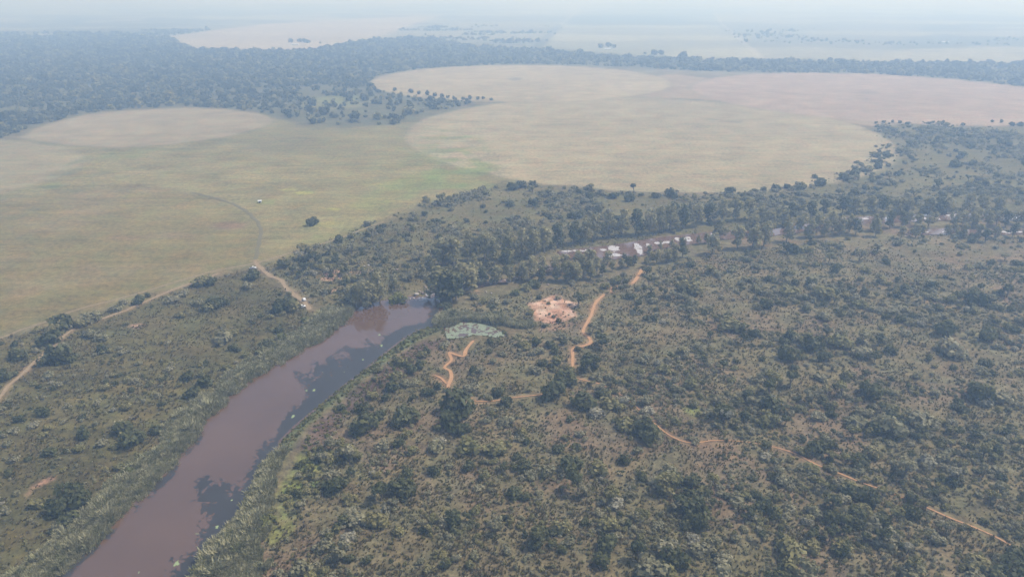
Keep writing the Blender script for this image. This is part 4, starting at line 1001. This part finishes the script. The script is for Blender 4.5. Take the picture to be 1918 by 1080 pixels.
# ------------------------------------------------------------------ rocks of the falls and the rapids
def rock_mesh(seed, material):
    r = np.random.default_rng(seed)
    import bmesh
    bm = bmesh.new(); bmesh.ops.create_icosphere(bm, subdivisions=2, radius=0.5)
    ax = r.normal(size=(5, 3)); ax /= np.linalg.norm(ax, axis=1)[:, None]; cut = 0.30 + 0.15 * r.random(5)
    for v in bm.verts:
        p = np.array(v.co)
        for a_, c_ in zip(ax, cut):
            t = p @ a_
            if t > c_: p = p - a_ * (t - c_)
        p *= 1 + 0.1 * (r.random() - 0.5); p[2] *= 0.7
        v.co = p
    me = bpy.data.meshes.new('rock'); bm.to_mesh(me); bm.free(); me.materials.append(material); return me
RM = [rock_mesh(s_, M_ROCK) for s_ in range(4)] + [rock_mesh(s_ + 20, M_DARKROCK) for s_ in range(2)]
ROCKS = """780 551 3.0;786 546 2.5;793 549 3.2;800 544 2.4;806 549 2.2;812 545 2.0;797 538 2.0;805 535 1.8;775 557 1.6;768 558 1.4;815 558 1.6;758 559 1.2;935 526 2.2;945 523 1.8;952 528 2.0;968 521 2.4;978 518 2.0;985 521 1.6;1002 516 1.5;910 546 1.8;920 548 1.5;1026 532 2.2;
744 506 2.6;690 498 2.0;682 499 1.6;552 537 1.4;1150 471 2.2;1170 474 2.0;1210 462 2.2;1222 458 1.8;1290 446 2.0;1310 444 2.2;1335 439 2.4;1090 470 1.8;1395 436 1.8;1600 408 2.2;1640 409 2.0;1720 407 2.2;1770 405 2.0;1830 404 2.2"""
for i, item in enumerate(ROCKS.replace('\n', '').split(';')):
    a, b, s_ = map(float, item.split()); fx, fy = gp(a, b); fx, fy = float(fx), float(fy)
    k = int(rng.integers(6)); o = add_obj('rock', RM[k]); z = float(height(np.array([fx]), np.array([fy]))[0])
    o.location = (fx, fy, max(z, WZ - 0.1) + s_ * 0.15); o.scale = (s_ * 1.2, s_, s_ * (0.7 + 0.4 * rng.random())); o.rotation_euler = (0, 0, rng.random() * 6.28)
    tag(o, None, 'rock', 'rocks beside the river'); want_label(o, ('pale' if k < 4 else 'brown') + ' river rock', a, b)

# ------------------------------------------------------------------ vehicles and buildings
M_WHITE = plain('white_paint', (0.80, 0.80, 0.78), 0.3); M_GLASS = plain('dark_glass', (0.03, 0.035, 0.04), 0.1); M_TYRE = plain('black_rubber', (0.02, 0.02, 0.02), 0.9)
M_RIM = plain('grey_rim', (0.4, 0.4, 0.4), 0.4, 0.8); M_LAMP = plain('lamp_glass', (0.7, 0.7, 0.65), 0.15); M_WALL = plain('cream_wall', (0.55, 0.52, 0.46), 0.85); M_ROOF = plain('pale_metal_roof', (0.62, 0.64, 0.66), 0.45)
M_BLUE = plain('pale_blue_canopy', (0.55, 0.62, 0.66), 0.5)
import bmesh
def prism(profile, w0, w1=None, bevel=0.06):
    """a side profile (x, z) extruded across y, bevelled"""
    bm = bmesh.new(); w1 = w1 or w0
    a = [bm.verts.new((px_, -w0 / 2, pz_)) for px_, pz_ in profile]; b = [bm.verts.new((px_, w0 / 2, pz_)) for px_, pz_ in profile]
    bm.faces.new(a[::-1]); bm.faces.new(b); n = len(a)
    for i in range(n): bm.faces.new((a[i], a[(i + 1) % n], b[(i + 1) % n], b[i]))
    bmesh.ops.recalc_face_normals(bm, faces=bm.faces[:])
    if bevel: bmesh.ops.bevel(bm, geom=bm.edges[:], offset=bevel, segments=2, affect='EDGES')
    return bm
def bm_obj(name, bm, material, parent=None, loc=None):
    me = bpy.data.meshes.new(name); bm.to_mesh(me); bm.free(); me.materials.append(material)
    return add_obj(name, me, parent, loc)
def box(sx, sy, sz, bevel=0.0):
    return prism([(-sx / 2, -sz / 2), (sx / 2, -sz / 2), (sx / 2, sz / 2), (-sx / 2, sz / 2)], sy, None, bevel)
def wheel(parent, loc):
    bm = bmesh.new(); bmesh.ops.create_cone(bm, cap_ends=True, segments=20, radius1=0.36, radius2=0.36, depth=0.24)
    bmesh.ops.bevel(bm, geom=[e for e in bm.edges if len(e.link_faces) == 2 and abs(e.verts[0].co.z - e.verts[1].co.z) < 1e-4], offset=0.05, segments=2, affect='EDGES')
    w_ = bm_obj('wheel', bm, M_TYRE, parent, loc); w_.rotation_euler = (math.pi / 2, 0, 0)
    bm = bmesh.new(); bmesh.ops.create_cone(bm, cap_ends=True, segments=16, radius1=0.2, radius2=0.2, depth=0.27); bm_obj('rim', bm, M_RIM, w_)
def vehicle(name, px, py, heading, pickup, label, cat):
    e = bpy.data.objects.new(name, None); COL.objects.link(e); fx, fy = gp(px, py); fx, fy = float(fx), float(fy)
    e.location = (fx, fy, float(height(np.array([fx]), np.array([fy]))[0]) + 0.2); e.rotation_euler = (0, 0, heading); tag(e, label, cat)
    L = 5.1 if pickup else 4.7
    lower = [(-L / 2, 0.45), (-L / 2, 0.98), (-0.6 if not pickup else -0.75, 1.02), (1.15, 1.0), (L / 2 - 0.1, 0.92), (L / 2, 0.5)]
    bm_obj('body', prism(lower, 1.85, None, 0.07), M_WHITE, e)
    cab = [(-L / 2 + 0.15, 0.985), (-L / 2 + 0.4, 1.72), (0.35, 1.74), (1.15, 0.99)] if not pickup else [(-0.7, 0.985), (-0.55, 1.70), (0.45, 1.72), (1.2, 0.99)]
    bm_obj('cabin', prism(cab, 1.66, None, 0.07), M_WHITE, e)
    bm_obj('windscreen', prism([(0.50, 1.62), (1.12, 1.06), (1.15, 1.07), (0.53, 1.64)], 1.4, None, 0), M_GLASS, e)
    for sy in (-0.815, 0.815):
        x0 = -L / 2 + 0.55 if not pickup else -0.5
        bm_obj('side_window', prism([(x0, 1.12), (x0 + 0.12, 1.6), (0.3, 1.62), (0.82, 1.12)], 0.05, None, 0), M_GLASS, e, (0, sy, 0))
    for sx in (-L / 2 + 0.95, L / 2 - 0.9):
        for sy in (-0.82, 0.82): wheel(e, (sx, sy, 0.36))
    for sy in (-0.65, 0.65): bm_obj('headlight', box(0.06, 0.32, 0.16, 0.015), M_LAMP, e, (L / 2 - 0.03, sy, 0.78))
    if pickup: bm_obj('load_bed', box(1.65, 1.5, 0.05), M_TYRE, e, (-L / 2 + 0.95, 0, 1.03))
    return e
vehicle('parked_car', 570, 562, R(118), False, 'white car parked at the end of the sandy access track', 'car')
vehicle('parked_car', 566, 575, R(20), False, 'white car parked beside the big dark bush, lower of two', 'car')
vehicle('pickup_truck', 474, 503, R(10), True, 'white pickup parked at the corner of the field', 'pickup')
def shed(name, px, py, sx, sy, hz, rot, label, cat):
    e = bpy.data.objects.new(name, None); COL.objects.link(e); fx, fy = gp(px, py); fx, fy = float(fx), float(fy)
    e.location = (fx, fy, float(height(np.array([fx]), np.array([fy]))[0])); e.rotation_euler = (0, 0, rot); tag(e, label, cat)
    bm_obj('wall', box(sx, sy, hz), M_WALL, e, (0, 0, hz / 2))
    bm_obj('roof', prism([(-sy / 2 - 0.4, hz - 0.05), (0, hz + sy * 0.22), (sy / 2 + 0.4, hz - 0.05), (sy / 2 + 0.4, hz + 0.08), (0, hz + sy * 0.22 + 0.13), (-sy / 2 - 0.4, hz + 0.08)], sx + 0.8, None, 0), M_ROOF, e).rotation_euler = (0, 0, math.pi / 2)
    d_ = bm_obj('door', box(0.9, 0.06, min(2.0, hz * 0.85)), M_GLASS, e, (-sx * 0.2, -sy / 2 - 0.02, min(2.0, hz * 0.85) / 2))
    for k_ in range(max(1, int(sx / 5))): bm_obj('window', box(1.1, 0.06, 0.8), M_GLASS, e, (sx * (0.12 + 0.3 * k_ / max(1, int(sx / 5) - 1 or 1)), -sy / 2 - 0.02, hz * 0.6))
    return e
shed('pump_shed', 487, 379, 3.2, 2.6, 2.1, 0.3, 'tiny pale-roofed shed in the meadow on a green wet spot', 'shed')
shed('farmhouse', 553, 85, 26, 10, 3.4, 0.1, 'white farmhouse before dark trees on the far pale field', 'house')
shed('farm_shed', 1138, 93, 22, 9, 3.2, 0.0, 'pale farm shed by trees on the far right field', 'shed')
shed('distant_house', 1770, 81, 26, 12, 4.0, 0.0, 'white speck of a house far off in the haze', 'house')

write_labels()

# ------------------------------------------------------------------ haze: the air between the camera and the far plain
hm = bpy.data.materials.new('hazy_air'); hm.use_nodes = True
hn = hm.node_tree; hn.nodes.clear()
ho = hn.nodes.new('ShaderNodeOutputMaterial'); hv = hn.nodes.new('ShaderNodeVolumePrincipled')
hv.inputs['Color'].default_value = (*HAZE_COLOR, 1); hv.inputs['Density'].default_value = HAZE_DENSITY; hv.inputs['Anisotropy'].default_value = HAZE_G
hv.inputs['Absorption Color'].default_value = (0.82, 0.93, 1, 1)
hn.links.new(hv.outputs[0], ho.inputs['Volume'])
hb = box(93000, 93000, 210.0); o = bm_obj('haze', hb, hm, None, (0, 0, 101.5)); tag(o, 'pale blue haze over the whole plain', kind='stuff')
